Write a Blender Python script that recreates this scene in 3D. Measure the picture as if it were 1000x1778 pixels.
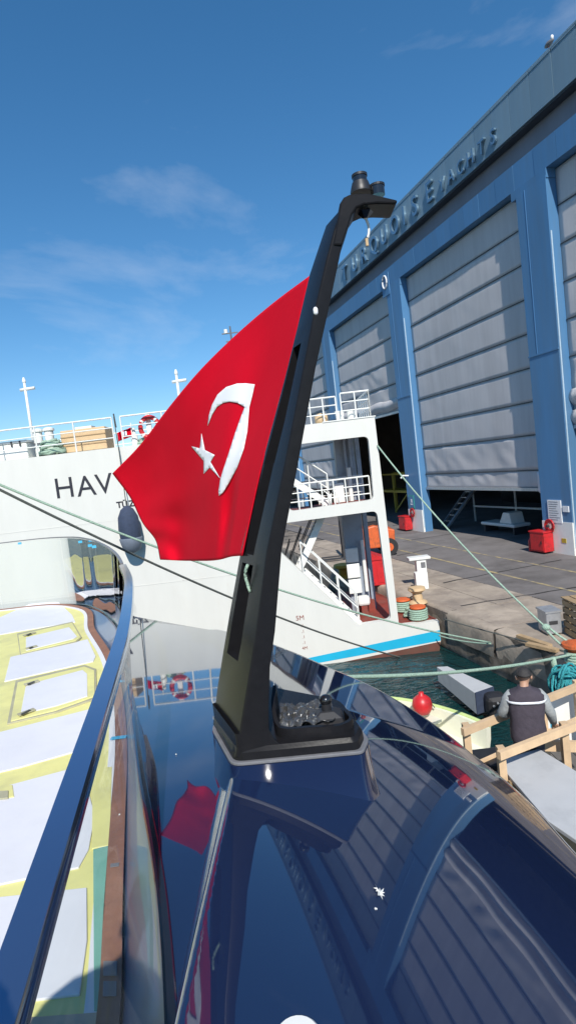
import bpy, bmesh, math, random
from mathutils import Vector, Matrix, noise
from mathutils.geometry import delaunay_2d_cdt
random.seed(7)
for o in list(bpy.data.objects): bpy.data.objects.remove(o)
S = bpy.context.scene
col = S.collection
rad = math.radians

# ------------------------------------------------------------------ camera
CAM = Vector((0, 0, 6.0)); ROLL = rad(6.8); PITCH = rad(-4.6); FPX = 1000.0
fw = Vector((0, math.cos(PITCH), math.sin(PITCH))); r0 = Vector((1, 0, 0)); u0 = Vector((0, -math.sin(PITCH), math.cos(PITCH)))
RT = r0 * math.cos(ROLL) - u0 * math.sin(ROLL); UP = r0 * math.sin(ROLL) + u0 * math.cos(ROLL)
cd = bpy.data.cameras.new('camera'); cam = bpy.data.objects.new('camera', cd); col.objects.link(cam)
cd.sensor_fit = 'HORIZONTAL'; cd.sensor_width = 36; cd.lens = 36 * FPX / 1000; cd.clip_start = .02; cd.clip_end = 6000
m = Matrix((RT, UP, -fw)).transposed().to_4x4(); m.translation = CAM; cam.matrix_world = m
S.camera = cam

# ------------------------------------------------------------------ sky and sun
SUN_EL = rad(43); SUN_AZ = rad(2.5)        # sun behind the camera, a little to its right
tosun = Vector((math.sin(SUN_AZ) * math.cos(SUN_EL), -math.cos(SUN_AZ) * math.cos(SUN_EL), math.sin(SUN_EL)))
w = bpy.data.worlds.new('World'); S.world = w; w.use_nodes = True
nt = w.node_tree; N = nt.nodes; L = nt.links
bg = N['Background']; bg.inputs[1].default_value = .13
sky = N.new('ShaderNodeTexSky'); sky.sky_type = 'NISHITA'; sky.sun_disc = False
sky.sun_elevation = SUN_EL; sky.sun_rotation = math.atan2(tosun.x, tosun.y)
sky.air_density = 1.0; sky.dust_density = 0; sky.ozone_density = 6.0; sky.altitude = 0
tc = N.new('ShaderNodeTexCoord')
mp = N.new('ShaderNodeMapping'); mp.inputs['Scale'].default_value = (1.0, 1.0, 2.6); mp.inputs['Location'].default_value = (-4.42, -7.2, -1.95)
nz = N.new('ShaderNodeTexNoise'); nz.inputs['Scale'].default_value = 2.3; nz.inputs['Detail'].default_value = 9; nz.inputs['Roughness'].default_value = .58; nz.inputs['Distortion'].default_value = .35
cr = N.new('ShaderNodeValToRGB'); cr.color_ramp.elements[0].position = .55; cr.color_ramp.elements[1].position = .9
cr.color_ramp.elements[1].color = (.42, .42, .42, 1)
mx = N.new('ShaderNodeMixRGB'); mx.inputs[2].default_value = (5.2, 5.6, 6.2, 1)
L.new(tc.outputs['Generated'], mp.inputs[0]); L.new(mp.outputs[0], nz.inputs[0]); L.new(nz.outputs[0], cr.inputs[0])
hs = N.new('ShaderNodeHueSaturation'); hs.inputs['Saturation'].default_value = 1.2; hs.inputs['Hue'].default_value = .497
L.new(sky.outputs[0], hs.inputs['Color']); L.new(cr.outputs[0], mx.inputs[0]); gm = N.new('ShaderNodeGamma'); gm.inputs[1].default_value = .9; L.new(hs.outputs[0], gm.inputs[0]); L.new(gm.outputs[0], mx.inputs[1]); L.new(mx.outputs[0], bg.inputs[0])
sl = bpy.data.lights.new('sun', 'SUN'); sl.energy = 4.3; sl.angle = rad(.53); sl.color = (1, .955, .88)
so = bpy.data.objects.new('sun', sl); col.objects.link(so); so.rotation_euler = tosun.to_track_quat('Z', 'Y').to_euler(); so.location = (0, -20, 40)
vs = S.view_settings; vs.view_transform = 'Standard'; vs.look = 'None'; vs.exposure = .3; vs.gamma = 1
S.render.engine = 'CYCLES'
S.cycles.max_bounces = 10; S.cycles.transparent_max_bounces = 16

# ------------------------------------------------------------------ pixel-to-world measuring helpers (real planes of the place)
def ray(x, y): return fw + RT * ((x - 500) / FPX) - UP * ((y - 889) / FPX)
def onz(x, y, z):
    d = ray(x, y); return CAM + d * ((z - CAM.z) / d.z)
def ony(x, y, Y):
    d = ray(x, y); return CAM + d * (Y / d.y)
QZ = 1.2                                              # quay level
H0 = onz(736, 924, QZ)
_v = ray(216, 841); HD = Vector((-_v.x, -_v.y, 0)).normalized(); HN = Vector((HD.y, -HD.x, 0))
HROT = math.atan2(HD.y, HD.x)
def onh(x, y, o=0):
    d = ray(x, y); P = H0 + HN * o; q = CAM + d * ((P - CAM).dot(HN) / d.dot(HN)); return (q - H0).dot(HD), q.z - QZ

# ------------------------------------------------------------------ materials
MATS = {}
def mat(name, c, rough=.5, metal=0, var=.12, vs_=6., bump=0., bs=40., coat=0., ior=1.5, rnd=0., dirt=None, ds=1.2, dt=(.5, .7), stretch=None, sheen=0., spec=.5):
    if name in MATS: return MATS[name]
    M = bpy.data.materials.new(name); M.use_nodes = True; n = M.node_tree.nodes; l = M.node_tree.links
    b = n['Principled BSDF']; b.inputs['Roughness'].default_value = rough; b.inputs['Metallic'].default_value = metal
    b.inputs['IOR'].default_value = ior; b.inputs['Specular IOR Level'].default_value = spec
    if coat: b.inputs['Coat Weight'].default_value = coat; b.inputs['Coat Roughness'].default_value = .02; b.inputs['Coat IOR'].default_value = 1.5
    if sheen: b.inputs['Sheen Weight'].default_value = sheen
    t = n.new('ShaderNodeTexCoord'); src = t.outputs['Object']
    if stretch:
        mp = n.new('ShaderNodeMapping'); mp.inputs['Scale'].default_value = stretch; l.new(src, mp.inputs[0]); src = mp.outputs[0]
    z = n.new('ShaderNodeTexNoise'); z.inputs['Scale'].default_value = vs_; z.inputs['Detail'].default_value = 7; z.inputs['Roughness'].default_value = .62
    l.new(src, z.inputs[0])
    r = n.new('ShaderNodeMapRange'); r.inputs[1].default_value = .25; r.inputs[2].default_value = .75; r.inputs[3].default_value = 1 - var; r.inputs[4].default_value = 1 + var
    l.new(z.outputs[0], r.inputs[0]); val = r.outputs[0]
    if rnd:
        oi = n.new('ShaderNodeObjectInfo'); r2 = n.new('ShaderNodeMapRange'); r2.inputs[3].default_value = 1 - rnd; r2.inputs[4].default_value = 1 + rnd
        l.new(oi.outputs['Random'], r2.inputs[0]); mu = n.new('ShaderNodeMath'); mu.operation = 'MULTIPLY'; l.new(val, mu.inputs[0]); l.new(r2.outputs[0], mu.inputs[1]); val = mu.outputs[0]
    vm = n.new('ShaderNodeVectorMath'); vm.operation = 'SCALE'; vm.inputs[0].default_value = c; l.new(val, vm.inputs['Scale']); out = vm.outputs[0]
    if dirt:
        z2 = n.new('ShaderNodeTexNoise'); z2.inputs['Scale'].default_value = ds; z2.inputs['Detail'].default_value = 9; z2.inputs['Roughness'].default_value = .7; l.new(src, z2.inputs[0])
        r3 = n.new('ShaderNodeMapRange'); r3.inputs[1].default_value = dt[0]; r3.inputs[2].default_value = dt[1]; l.new(z2.outputs[0], r3.inputs[0])
        mi = n.new('ShaderNodeMixRGB'); mi.inputs[2].default_value = (*dirt, 1); l.new(r3.outputs[0], mi.inputs[0]); l.new(out, mi.inputs[1]); out = mi.outputs[0]
    l.new(out, b.inputs['Base Color'])
    if bump:
        z3 = n.new('ShaderNodeTexNoise'); z3.inputs['Scale'].default_value = bs; z3.inputs['Detail'].default_value = 5; l.new(src, z3.inputs[0])
        bp = n.new('ShaderNodeBump'); bp.inputs['Strength'].default_value = bump; bp.inputs['Distance'].default_value = .02; l.new(z3.outputs[0], bp.inputs['Height']); l.new(bp.outputs[0], b.inputs['Normal'])
    MATS[name] = M; return M
NAVY = mat('navy_gloss', (.011, .021, .062), .035, 0, .04, 3, coat=1.0, ior=1.5)
NAVYCAP = mat('navy_cap', (.22, .31, .46), .1, .9, .04, 3)
BLACKG = mat('black_gloss', (.012, .012, .014), .16, 0, .15, 20, coat=.8, bump=.03, bs=60)
MASTM = mat('mast_graphite', (.013, .013, .015), .27, .0, .15, 30, bump=.015, bs=90, ior=1.22, spec=.45)
RUB = mat('rubber', (.02, .02, .022), .6, 0, .2, 30, bump=.1)
GASK = mat('gasket_grey', (.16, .16, .17), .35, 0, .15, 30)
SHIPW = mat('ship_white', (.68, .672, .625), .38, 0, .04, 2.5, dirt=(.55, .5, .41), ds=.7, dt=(.6, .95), stretch=(1, 1, .25), bump=.05, bs=3)
PAINTW = mat('paint_white', (.78, .78, .74), .42, 0, .06, 5, dirt=(.5, .42, .3), ds=3, dt=(.62, .85))
REDK = mat('deck_red', (.24, .045, .03), .55, 0, .25, 3, dirt=(.16, .1, .08), ds=2)
ANTI = mat('antifoul_brown', (.13, .05, .035), .6, 0, .3, 2, dirt=(.08, .07, .05))
CYAN = mat('stripe_cyan', (.015, .4, .62), .4, 0, .08, 2)
HBLUE = mat('hangar_blue', (.075, .2, .38), .42, 0, .12, 1.2, rnd=.07, dirt=(.1, .17, .25), ds=1.0, dt=(.45, .85), stretch=(1, 1, .12), ior=1.45)
HGREY = mat('hangar_grey', (.2, .2, .23), .7, 0, .12, 1.0, stretch=(1, 1, .2))
FASC = mat('fascia_blue', (.17, .27, .35), .4, 0, .15, 1.2, rnd=.08, dirt=(.2, .27, .31), ds=.9, dt=(.4, .8), stretch=(1, 1, .1))
SIGN = mat('sign_metal', (.2, .32, .42), .25, .55, .1, 4)
DOORM = mat('door_canvas', (.55, .525, .52), .62, 0, .07, 1.4, rnd=.02, dirt=(.44, .415, .41), ds=.8, dt=(.45, .8), stretch=(1.6, 1, .16), bump=.12, bs=2.2)
DARKST = mat('dark_steel', (.06, .06, .065), .5, .3, .2, 5)
INTER = mat('hangar_inside', (.3, .26, .22), .8, 0, .3, .6)
ASPH = mat('asphalt', (.17, .155, .15), .85, 0, .22, .9, bump=.4, bs=14, dirt=(.1, .09, .085), ds=.35, dt=(.48, .68))
CONC = mat('quay_concrete', (.36, .30, .24), .85, 0, .25, 1.5, bump=.5, bs=9, rnd=.12, dirt=(.2, .165, .14), ds=.9, dt=(.45, .72))
CONCF = mat('quay_face', (.24, .2, .165), .9, 0, .35, 1.2, bump=.8, bs=5, dirt=(.05, .045, .035), ds=.9, dt=(.42, .62))
YELL = mat('yellow_line', (.42, .33, .16), .8, 0, .25, 3, dirt=(.19, .17, .15), ds=2.2, dt=(.42, .6))
TAR = mat('tar_joint', (.035, .032, .03), .8, 0, .3, 4)
TIMB = mat('timber_pine', (.62, .44, .27), .65, 0, .16, 5, stretch=(1, 1, 1), bump=.1, bs=25, rnd=.08)
CRATE = mat('crate_wood', (.36, .25, .14), .8, 0, .3, 6, bump=.3, rnd=.15)
ORNG = mat('orange_paint', (.62, .12, .03), .5, 0, .15, 5, dirt=(.2, .07, .03), ds=4)
REDP = mat('red_paint', (.55, .02, .025), .4, 0, .12, 4, dirt=(.25, .02, .02), ds=3)
ROPEG = mat('rope_green', (.33, .46, .36), .85, 0, .3, 30, bump=1, bs=60)
ROPED = mat('rope_dark', (.1, .11, .1), .85, 0, .3, 30, bump=1, bs=60)
TEAL = mat('teal_net', (.03, .27, .3), .8, 0, .4, 18, bump=1, bs=40)
GALV = mat('galvanised', (.45, .46, .48), .4, .5, .15, 8)
BEIGE = mat('beige_box', (.62, .44, .25), .55, 0, .1, 3, dirt=(.48, .34, .2), ds=3)
FENDM = mat('fender_cover', (.035, .05, .09), .85, 0, .2, 12, bump=.3)
BLKTXT = mat('black_letter', (.025, .025, .035), .5)
PAPER = mat('paper', (.75, .75, .75), .8, 0, .06, 30)
GREENS = mat('sign_green', (.05, .3, .25), .5)
TAPE = mat('yellow_tape', (.71, .67, .26), .5, 0, .09, 3, bump=.25, bs=7, dirt=(.56, .53, .24), ds=2.4, dt=(.5, .7))
COVER = mat('white_cover', (.68, .68, .71), .55, 0, .04, 3, bump=.2, bs=5)
TAPEG = mat('grey_seam', (.38, .36, .24), .6, 0, .2, 6)
TAPEB = mat('green_tape', (.17, .38, .30), .5, 0, .1, 6)
BTAPE = mat('blue_tape', (.06, .38, .62), .5)
TEAK = mat('teak', (.25, .12, .075), .6, 0, .25, 6, bump=.2, bs=20)
FLAGR = mat('flag_red', (.55, .002, .016), .9, 0, .05, 4, bump=.06, bs=60, ior=1.2)
FLAGW = mat('flag_white', (.8, .8, .84), .7, 0, .03, 4)
BIRD = mat('dropping', (.72, .72, .68), .7, 0, .1, 30)
SKIN = mat('skin', (.42, .24, .16), .55, 0, .08, 10)
HAIR = mat('hair', (.03, .027, .026), .6, 0, .25, 60, bump=.5, bs=120)
VEST = mat('vest_cloth', (.055, .045, .06), .85, 0, .2, 14, bump=.4, bs=20)
SHIRT = mat('shirt_grey', (.33, .35, .35), .85, 0, .12, 14, bump=.4, bs=20)
TROU = mat('trousers', (.04, .045, .06), .85, 0, .2, 14, bump=.4, bs=20)
REFL = mat('reflective', (.72, .74, .78), .4)
GREYD = mat('grey_panel', (.47, .48, .49), .55, 0, .05, 3, dirt=(.36, .37, .38), ds=2, dt=(.5, .8))
DINGY = mat('dinghy_hull', (.74, .74, .6), .4, 0, .06, 4)
BLKP = mat('black_plastic', (.02, .02, .023), .45, 0, .2, 8)
GREYB = mat('grey_pillar', (.3, .34, .4), .5, 0, .12, 2, dirt=(.2, .22, .25), ds=2)
YELP = mat('yellow_paint', (.5, .36, .04), .5, 0, .2, 4)
FILM = mat('crumpled_film', (.05, .05, .05), .12, 0, .3, 20, coat=.8, bump=.6, bs=30)
# emissive-free clear lens / thin glass: transparent sheet with a real Fresnel reflection
def glassmat(name, tint, milk, fi=1.3):
    M = bpy.data.materials.new(name); M.use_nodes = True; n = M.node_tree.nodes; l = M.node_tree.links; n.clear()
    o = n.new('ShaderNodeOutputMaterial'); tr = n.new('ShaderNodeBsdfTransparent'); tr.inputs[0].default_value = (*tint, 1)
    gl = n.new('ShaderNodeBsdfGlossy'); gl.inputs['Roughness'].default_value = .015; fr = n.new('ShaderNodeFresnel'); fr.inputs[0].default_value = fi
    df = n.new('ShaderNodeBsdfDiffuse'); df.inputs[0].default_value = (.8, .82, .8, 1)
    m1 = n.new('ShaderNodeMixShader'); m1.inputs[0].default_value = milk; l.new(tr.outputs[0], m1.inputs[1]); l.new(df.outputs[0], m1.inputs[2])
    m2 = n.new('ShaderNodeMixShader'); l.new(fr.outputs[0], m2.inputs[0]); l.new(m1.outputs[0], m2.inputs[1]); l.new(gl.outputs[0], m2.inputs[2]); l.new(m2.outputs[0], o.inputs[0])
    return M
GLASS = glassmat('clear_glass', (.93, .96, .95), .015); GLASSF = glassmat('filmed_glass', (.9, .93, .91), .14, 1.12)
def watermat():
    M = bpy.data.materials.new('water'); M.use_nodes = True; n = M.node_tree.nodes; l = M.node_tree.links; b = n['Principled BSDF']
    b.inputs['Base Color'].default_value = (.005, .03, .032, 1); b.inputs['Roughness'].default_value = .05; b.inputs['IOR'].default_value = 1.33
    t = n.new('ShaderNodeTexCoord'); mp = n.new('ShaderNodeMapping'); mp.inputs['Scale'].default_value = (.8, 1.9, 1); mp.inputs['Rotation'].default_value = (0, 0, .35); l.new(t.outputs['Object'], mp.inputs[0])
    z = n.new('ShaderNodeTexNoise'); z.inputs['Scale'].default_value = 1.9; z.inputs['Detail'].default_value = 3; z.inputs['Distortion'].default_value = 1.2; l.new(mp.outputs[0], z.inputs[0])
    bp = n.new('ShaderNodeBump'); bp.inputs['Strength'].default_value = .75; bp.inputs['Distance'].default_value = .1; l.new(z.outputs[0], bp.inputs['Height']); l.new(bp.outputs[0], b.inputs['Normal'])
    return M
WATER = watermat()

# ------------------------------------------------------------------ building helpers
ROOT = {}
def tag(o, label=None, cat=None, group=None, kind=None):
    if label: o['label'] = label
    if cat: o['category'] = cat
    if group: o['group'] = group
    if kind: o['kind'] = kind
    return o
def thing(name, loc, label, cat, group=None, rotz=None):
    o = bpy.data.objects.new(name, None); col.objects.link(o); o.location = loc; o.empty_display_size = .2
    if rotz is not None: o.rotation_euler = (0, 0, rotz)
    ROOT[o.name] = (Vector(loc), rotz is not None); return tag(o, label, cat, group)
class MB:
    def __init__(s): s.v = []; s.f = []
    def add(s, vs, fs):
        k = len(s.v); s.v += [Vector(p) for p in vs]; s.f += [tuple(i + k for i in f) for f in fs]; return s
    def box(s, a, b):
        (x0, y0, z0), (x1, y1, z1) = a, b
        return s.add([(x0, y0, z0), (x1, y0, z0), (x1, y1, z0), (x0, y1, z0), (x0, y0, z1), (x1, y0, z1), (x1, y1, z1), (x0, y1, z1)],
                     [(0, 3, 2, 1), (4, 5, 6, 7), (0, 1, 5, 4), (1, 2, 6, 5), (2, 3, 7, 6), (3, 0, 4, 7)])
    def cbox(s, c, d, rot=None):
        c = Vector(c); M = rot or Matrix.Identity(3)
        ps = [c + M @ Vector((sx * d[0] / 2, sy * d[1] / 2, sz * d[2] / 2)) for sz in (-1, 1) for sx, sy in ((-1, -1), (1, -1), (1, 1), (-1, 1))]
        return s.add(ps, [(0, 3, 2, 1), (4, 5, 6, 7), (0, 1, 5, 4), (1, 2, 6, 5), (2, 3, 7, 6), (3, 0, 4, 7)])
    def beam(s, p, q, wd, ht, up=(0, 0, 1)):
        p = Vector(p); q = Vector(q); d = q - p; x = d.normalized(); y = Vector(up).cross(x)
        if y.length < 1e-4: y = Vector((1, 0, 0)).cross(x)
        y.normalize(); z = x.cross(y); M = Matrix((x, y, z)).transposed()
        return s.cbox((p + q) / 2, (d.length, wd, ht), M)
    def tube(s, pts, r, k=8, cap=True):
        pts = [Vector(p) for p in pts]; n = len(pts); rs = r if isinstance(r, (list, tuple)) else [r] * n; vs = []
        ref = Vector((0, 0, 1))
        for i, p in enumerate(pts):
            t = (pts[min(i + 1, n - 1)] - pts[max(i - 1, 0)]).normalized()
            if abs(t.dot(ref)) > .95: a = t.cross(Vector((1, 0, 0)))
            else: a = t.cross(ref)
            a.normalize(); b = t.cross(a)
            for j in range(k): th = 2 * math.pi * j / k; vs.append(p + (a * math.cos(th) + b * math.sin(th)) * rs[i])
        fs = [(i * k + j, i * k + (j + 1) % k, (i + 1) * k + (j + 1) % k, (i + 1) * k + j) for i in range(n - 1) for j in range(k)]
        if cap: fs += [tuple(range(k))[::-1], tuple((n - 1) * k + j for j in range(k))]
        return s.add(vs, fs)
    def lathe(s, c, prof, k=20, axis=(0, 0, 1)):
        c = Vector(c); q = Vector((0, 0, 1)).rotation_difference(Vector(axis)); vs = []
        for r, z in prof:
            for j in range(k): th = 2 * math.pi * j / k; vs.append(c + q @ Vector((r * math.cos(th), r * math.sin(th), z)))
        n = len(prof); fs = [(i * k + j, i * k + (j + 1) % k, (i + 1) * k + (j + 1) % k, (i + 1) * k + j) for i in range(n - 1) for j in range(k)]
        fs += [tuple(range(k))[::-1], tuple((n - 1) * k + j for j in range(k))]
        return s.add(vs, fs)
    def prism(s, pts, dv):                       # polygon of 3D points swept by dv
        n = len(pts); dv = Vector(dv); a = [Vector(p) for p in pts]
        return s.add(a + [p + dv for p in a], [tuple(range(n))[::-1], tuple(range(n, 2 * n))] + [(i, (i + 1) % n, n + (i + 1) % n, n + i) for i in range(n)])
    def grid(s, fn, nu, nv, closeu=False):
        vs = [fn(i / nu, j / nv) for j in range(nv + 1) for i in range(nu + 1)]
        W = nu + 1
        return s.add(vs, [(j * W + i, j * W + i + 1, (j + 1) * W + i + 1, (j + 1) * W + i) for j in range(nv) for i in range(nu)])
    def loft(s, rings, cap=True):
        k = len(rings[0]); vs = [p for r in rings for p in r]; n = len(rings)
        fs = [(i * k + j, i * k + (j + 1) % k, (i + 1) * k + (j + 1) % k, (i + 1) * k + j) for i in range(n - 1) for j in range(k)]
        if cap: fs += [tuple(range(k))[::-1], tuple((n - 1) * k + j for j in range(k))]
        return s.add(vs, fs)
    def build(s, name, mt, parent=None, smooth=False, bevel=0, solid=0, label=None, cat=None, group=None, kind=None, autos=None):
        me = bpy.data.meshes.new(name); off = Vector((0, 0, 0)); loc = None
        if parent is not None:
            rl, local = ROOT[parent.name]
            if not local: off = rl
        elif kind != 'structure':
            xs = [p.x for p in s.v]; ys = [p.y for p in s.v]; zs = [p.z for p in s.v]
            off = loc = Vector(((min(xs) + max(xs)) / 2, (min(ys) + max(ys)) / 2, min(zs)))
        me.from_pydata([p - off for p in s.v], [], s.f); me.update()
        bm = bmesh.new(); bm.from_mesh(me); bmesh.ops.recalc_face_normals(bm, faces=bm.faces); bm.to_mesh(me); bm.free()
        me.materials.append(mt); o = bpy.data.objects.new(name, me); col.objects.link(o)
        if loc is not None: o.location = loc
        if parent is not None: o.parent = parent; ROOT[o.name] = ROOT[parent.name]
        else: ROOT[o.name] = (off, False)
        if smooth:
            me.polygons.foreach_set('use_smooth', [True] * len(me.polygons))
            if autos:
                bm = bmesh.new(); bm.from_mesh(me)
                for e in bm.edges:
                    if len(e.link_faces) == 2 and e.calc_face_angle(0) > autos: e.smooth = False
                bm.to_mesh(me); bm.free()
        if bevel: b = o.modifiers.new('bevel', 'BEVEL'); b.width = bevel; b.segments = 2; b.limit_method = 'ANGLE'; b.angle_limit = rad(40)
        if solid: q = o.modifiers.new('solid', 'SOLIDIFY'); q.thickness = solid; q.offset = 0
        return tag(o, label, cat, group, kind)
def spl(P, n):                                   # chord-length cubic Hermite through 3D points, n samples (evenly split per span)
    P = [Vector(p) for p in P]; m_ = len(P) - 1; h = [max((P[i + 1] - P[i]).length, 1e-6) for i in range(m_)]
    D = [(P[i + 1] - P[i]) / h[i] for i in range(m_)]
    T_ = [D[0]] + [(D[i - 1] * h[i] + D[i] * h[i - 1]) / (h[i] + h[i - 1]) for i in range(1, m_)] + [D[-1]]; out = []
    for i in range(n):
        t = i / (n - 1) * m_; k = min(int(t), m_ - 1); t -= k; t2, t3 = t * t, t ** 3
        out.append(P[k] * (2 * t3 - 3 * t2 + 1) + T_[k] * h[k] * (t3 - 2 * t2 + t) + P[k + 1] * (3 * t2 - 2 * t3) + T_[k + 1] * h[k] * (t3 - t2))
    return out
def sag(p, q, s, n=24):
    p = Vector(p); q = Vector(q); return [p.lerp(q, i / n) - Vector((0, 0, s * 4 * (i / n) * (1 - i / n))) for i in range(n + 1)]
def textmesh(body, size, ext, bold=0):
    cu = bpy.data.curves.new('t', 'FONT'); cu.body = body; cu.size = size; cu.extrude = ext; cu.offset = bold; cu.align_x = 'CENTER'; cu.resolution_u = 4
    ob = bpy.data.objects.new('t', cu); col.objects.link(ob); dg = bpy.context.evaluated_depsgraph_get()
    me = bpy.data.meshes.new_from_object(ob.evaluated_get(dg)); bpy.data.objects.remove(ob); return me
def letter(body, size, ext, loc, mt, parent, wscale=1., bold=0, name='letter'):
    me = textmesh(body, size, ext, bold); me.transform(Matrix.Rotation(math.pi / 2, 4, 'X') @ Matrix.Diagonal((wscale, 1, 1, 1)))
    me.materials.clear(); me.materials.append(mt); o = bpy.data.objects.new(name, me); col.objects.link(o); o.parent = parent
    rl, local = ROOT[parent.name]; o.location = Vector(loc) - (Vector((0, 0, 0)) if local else rl); ROOT[o.name] = ROOT[parent.name]; return o
def inner(P, o):                                 # offset a plan polyline sideways (left of travel = +)
    out = []
    for i, p in enumerate(P):
        t = (P[min(i + 1, len(P) - 1)] - P[max(i - 1, 0)]); t.z = 0; t.normalize(); out.append(p + Vector((-t.y, t.x, 0)) * o)
    return out

# ------------------------------------------------------------------ setting: water, quay
MB().add([(-2500, -600, 0), (2500, -600, 0), (2500, 3500, 0), (-2500, 3500, 0)], [(0, 1, 2, 3)]).build('water', WATER, kind='structure')
E0 = Vector((5.62, 11.73, 0)); QN = -HN                                   # quay edge point, landward normal
def q(t, i, z=QZ): p = E0 + HD * t + QN * i; return Vector((p.x, p.y, z))
b = MB(); b.prism([q(26, .02, -2), q(-260, .02, -2), q(-260, 400, -2), q(26, 400, -2)], (0, 0, 2 + QZ - .06)); quay = b.build('quay', CONCF, kind='structure')
# ragged stone facing blocks along the edge, apron slabs, asphalt
t = 14.; random.seed(3)
while t > -26:
    L_ = random.uniform(1.2, 2.6); dz = random.uniform(-.03, 0.02); o_ = random.uniform(-.05, .06); bb = MB(); n = 7
    def blk(u, v, t=t, L_=L_, o_=o_):
        tt = t - u * L_ * .985; prof = [(-.02, -.75), (-.04, -.4), (-.03, -.12), (.03, -.02), (.12, 0), (.32, 0.)]
        k = v * 5; a = int(min(k, 4)); f = k - a; i_ = prof[a][0] * (1 - f) + prof[a + 1][0] * f; z_ = prof[a][1] * (1 - f) + prof[a + 1][1] * f
        p = q(tt, i_ + o_, QZ + z_); nn = noise.noise_vector(p * 2.3) * .05; nn.z *= .5; return p + nn
    bb.grid(blk, n, 10).build('quay_edge_block', CONC, quay, smooth=True); t -= L_
for row, (i0, i1) in enumerate([(.3, 1.5), (1.52, 2.75)]):
    t = 14.5 - row * .8
    while t > -22:
        L_ = random.uniform(1.9, 3.1); z = QZ - .001 + random.uniform(-.012, .006)
        MB().prism([q(t, i0, QZ - .1), q(t - L_ + .03, i0, QZ - .1), q(t - L_ + .03, i1, QZ - .1), q(t, i1, QZ - .1)], (0, 0, z - QZ + .1)).build('concrete_slab', CONC, quay); t -= L_
MB().prism([q(26, 2.77, QZ - .05), q(-250, 2.77, QZ - .05), q(-250, 90, QZ - .05), q(26, 90, QZ - .05)], (0, 0, .05)).build('asphalt', ASPH, kind='structure')
ly = 4.6
def linestrip(i, wd, t0, t1, mt, z, name): MB().prism([q(t0, i, z), q(t1, i, z), q(t1, i + wd, z), q(t0, i + wd, z)], (0, 0, .003)).build(name, mt, quay)
YI = (onz(760, 972, QZ) - E0).dot(QN)
linestrip(YI, .12, 12, -40, YELL, QZ + .004, 'yellow_line')
YI2 = (onz(760, 948, QZ) - E0).dot(QN); linestrip(YI2, .1, 12, -40, YELL, QZ + .004, 'yellow_line')
for (a, c) in [((768, 1012), (976, 972)), ((700, 940), (790, 926)), ((800, 1052), (1000, 1020)), ((690, 965), (760, 950))]:
    p = onz(*a, QZ + .006); r_ = onz(*c, QZ + .006); pts = [p.lerp(r_, k / 8) + Vector((random.uniform(-.03, .03), random.uniform(-.05, .05), 0)) for k in range(9)]
    b = MB()
    for k in range(8): d = Vector((0, .03 + random.random() * .03, 0)); b.add([pts[k] - d, pts[k + 1] - d, pts[k + 1] + d, pts[k] + d], [(0, 1, 2, 3)])
    b.build('tar_joint', TAR, quay)

# ------------------------------------------------------------------ hangar (local frame: x along the front towards the viewer, y into the building)
hg = thing('shipyard_hangar', H0, 'huge blue steel shipyard hangar with grey fabric doors behind the quay', 'hangar', rotz=HROT)
SP = 11.72; C0 = -1.65; CW = 1.66; XL, XR = C0 - 3 * SP, C0 + 2 * SP + CW
DEP = .42                                                                     # column projection in front of doors
MB().box((XL, .62, 14.6), (XR, 1.0, 18.05)).build('upper_wall', HGREY, hg)
b = MB(); b.box((XL - .3, .3, 18.05), (XR + .3, 34, 18.2)); b.build('roof', HGREY, hg)
MB().box((XL, 33.7, 0), (XR, 34, 18.05)).build('back_wall', INTER, hg)
MB().box((XL, 1.0, 0), (XL + .3, 33.7, 18.05)).build('side_wall', INTER, hg); MB().box((XR - .3, 1.0, 0), (XR, 33.7, 18.05)).build('side_wall', INTER, hg)
pm = MB().box((0, 0, 0), (1.13, .34, 1.6)); PW = 1.17
x = XL; first = None; first2 = None
fa = MB(); fa.box((0, 0, 0), (PW - .014, .6, 1.56)); fa.box((0.02, -.02, 1.56), (PW - .02, .62, 1.63))
lf = MB(); lf.box((0, 0, 0), (PW - .014, .64, .98))
k = 0
while x < XR:
    for key, (bd, zz, yy, mt, nm) in enumerate([(fa, 16.68, .14, FASC, 'fascia_panel'), (lf, 14.55, .06, HBLUE, 'header_panel')]):
        if k == 0:
            o = bd.build(nm, mt, hg); o.location = (x, yy, zz)
            if key == 0: first = o
            else: first2 = o
        else:
            src = first if key == 0 else first2; o = src.copy(); col.objects.link(o); o.parent = hg; o.location = (x, yy + random.uniform(-.006, .006), zz); ROOT[o.name] = ROOT[hg.name]
    x += PW; k += 1
MB().box((XL, .12, 18.312), (XR, .5, 18.38)).build('roof_edge_trim', FASC, hg)
MB().box((XL, .2, 16.61), (XR, .6, 16.675)).build('fascia_soffit', DARKST, hg)
DZ = [14.5, 13.19, 11.8, 10.41, 9.02, 7.63, 6.24, 4.85, 3.35, 2.6]
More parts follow.
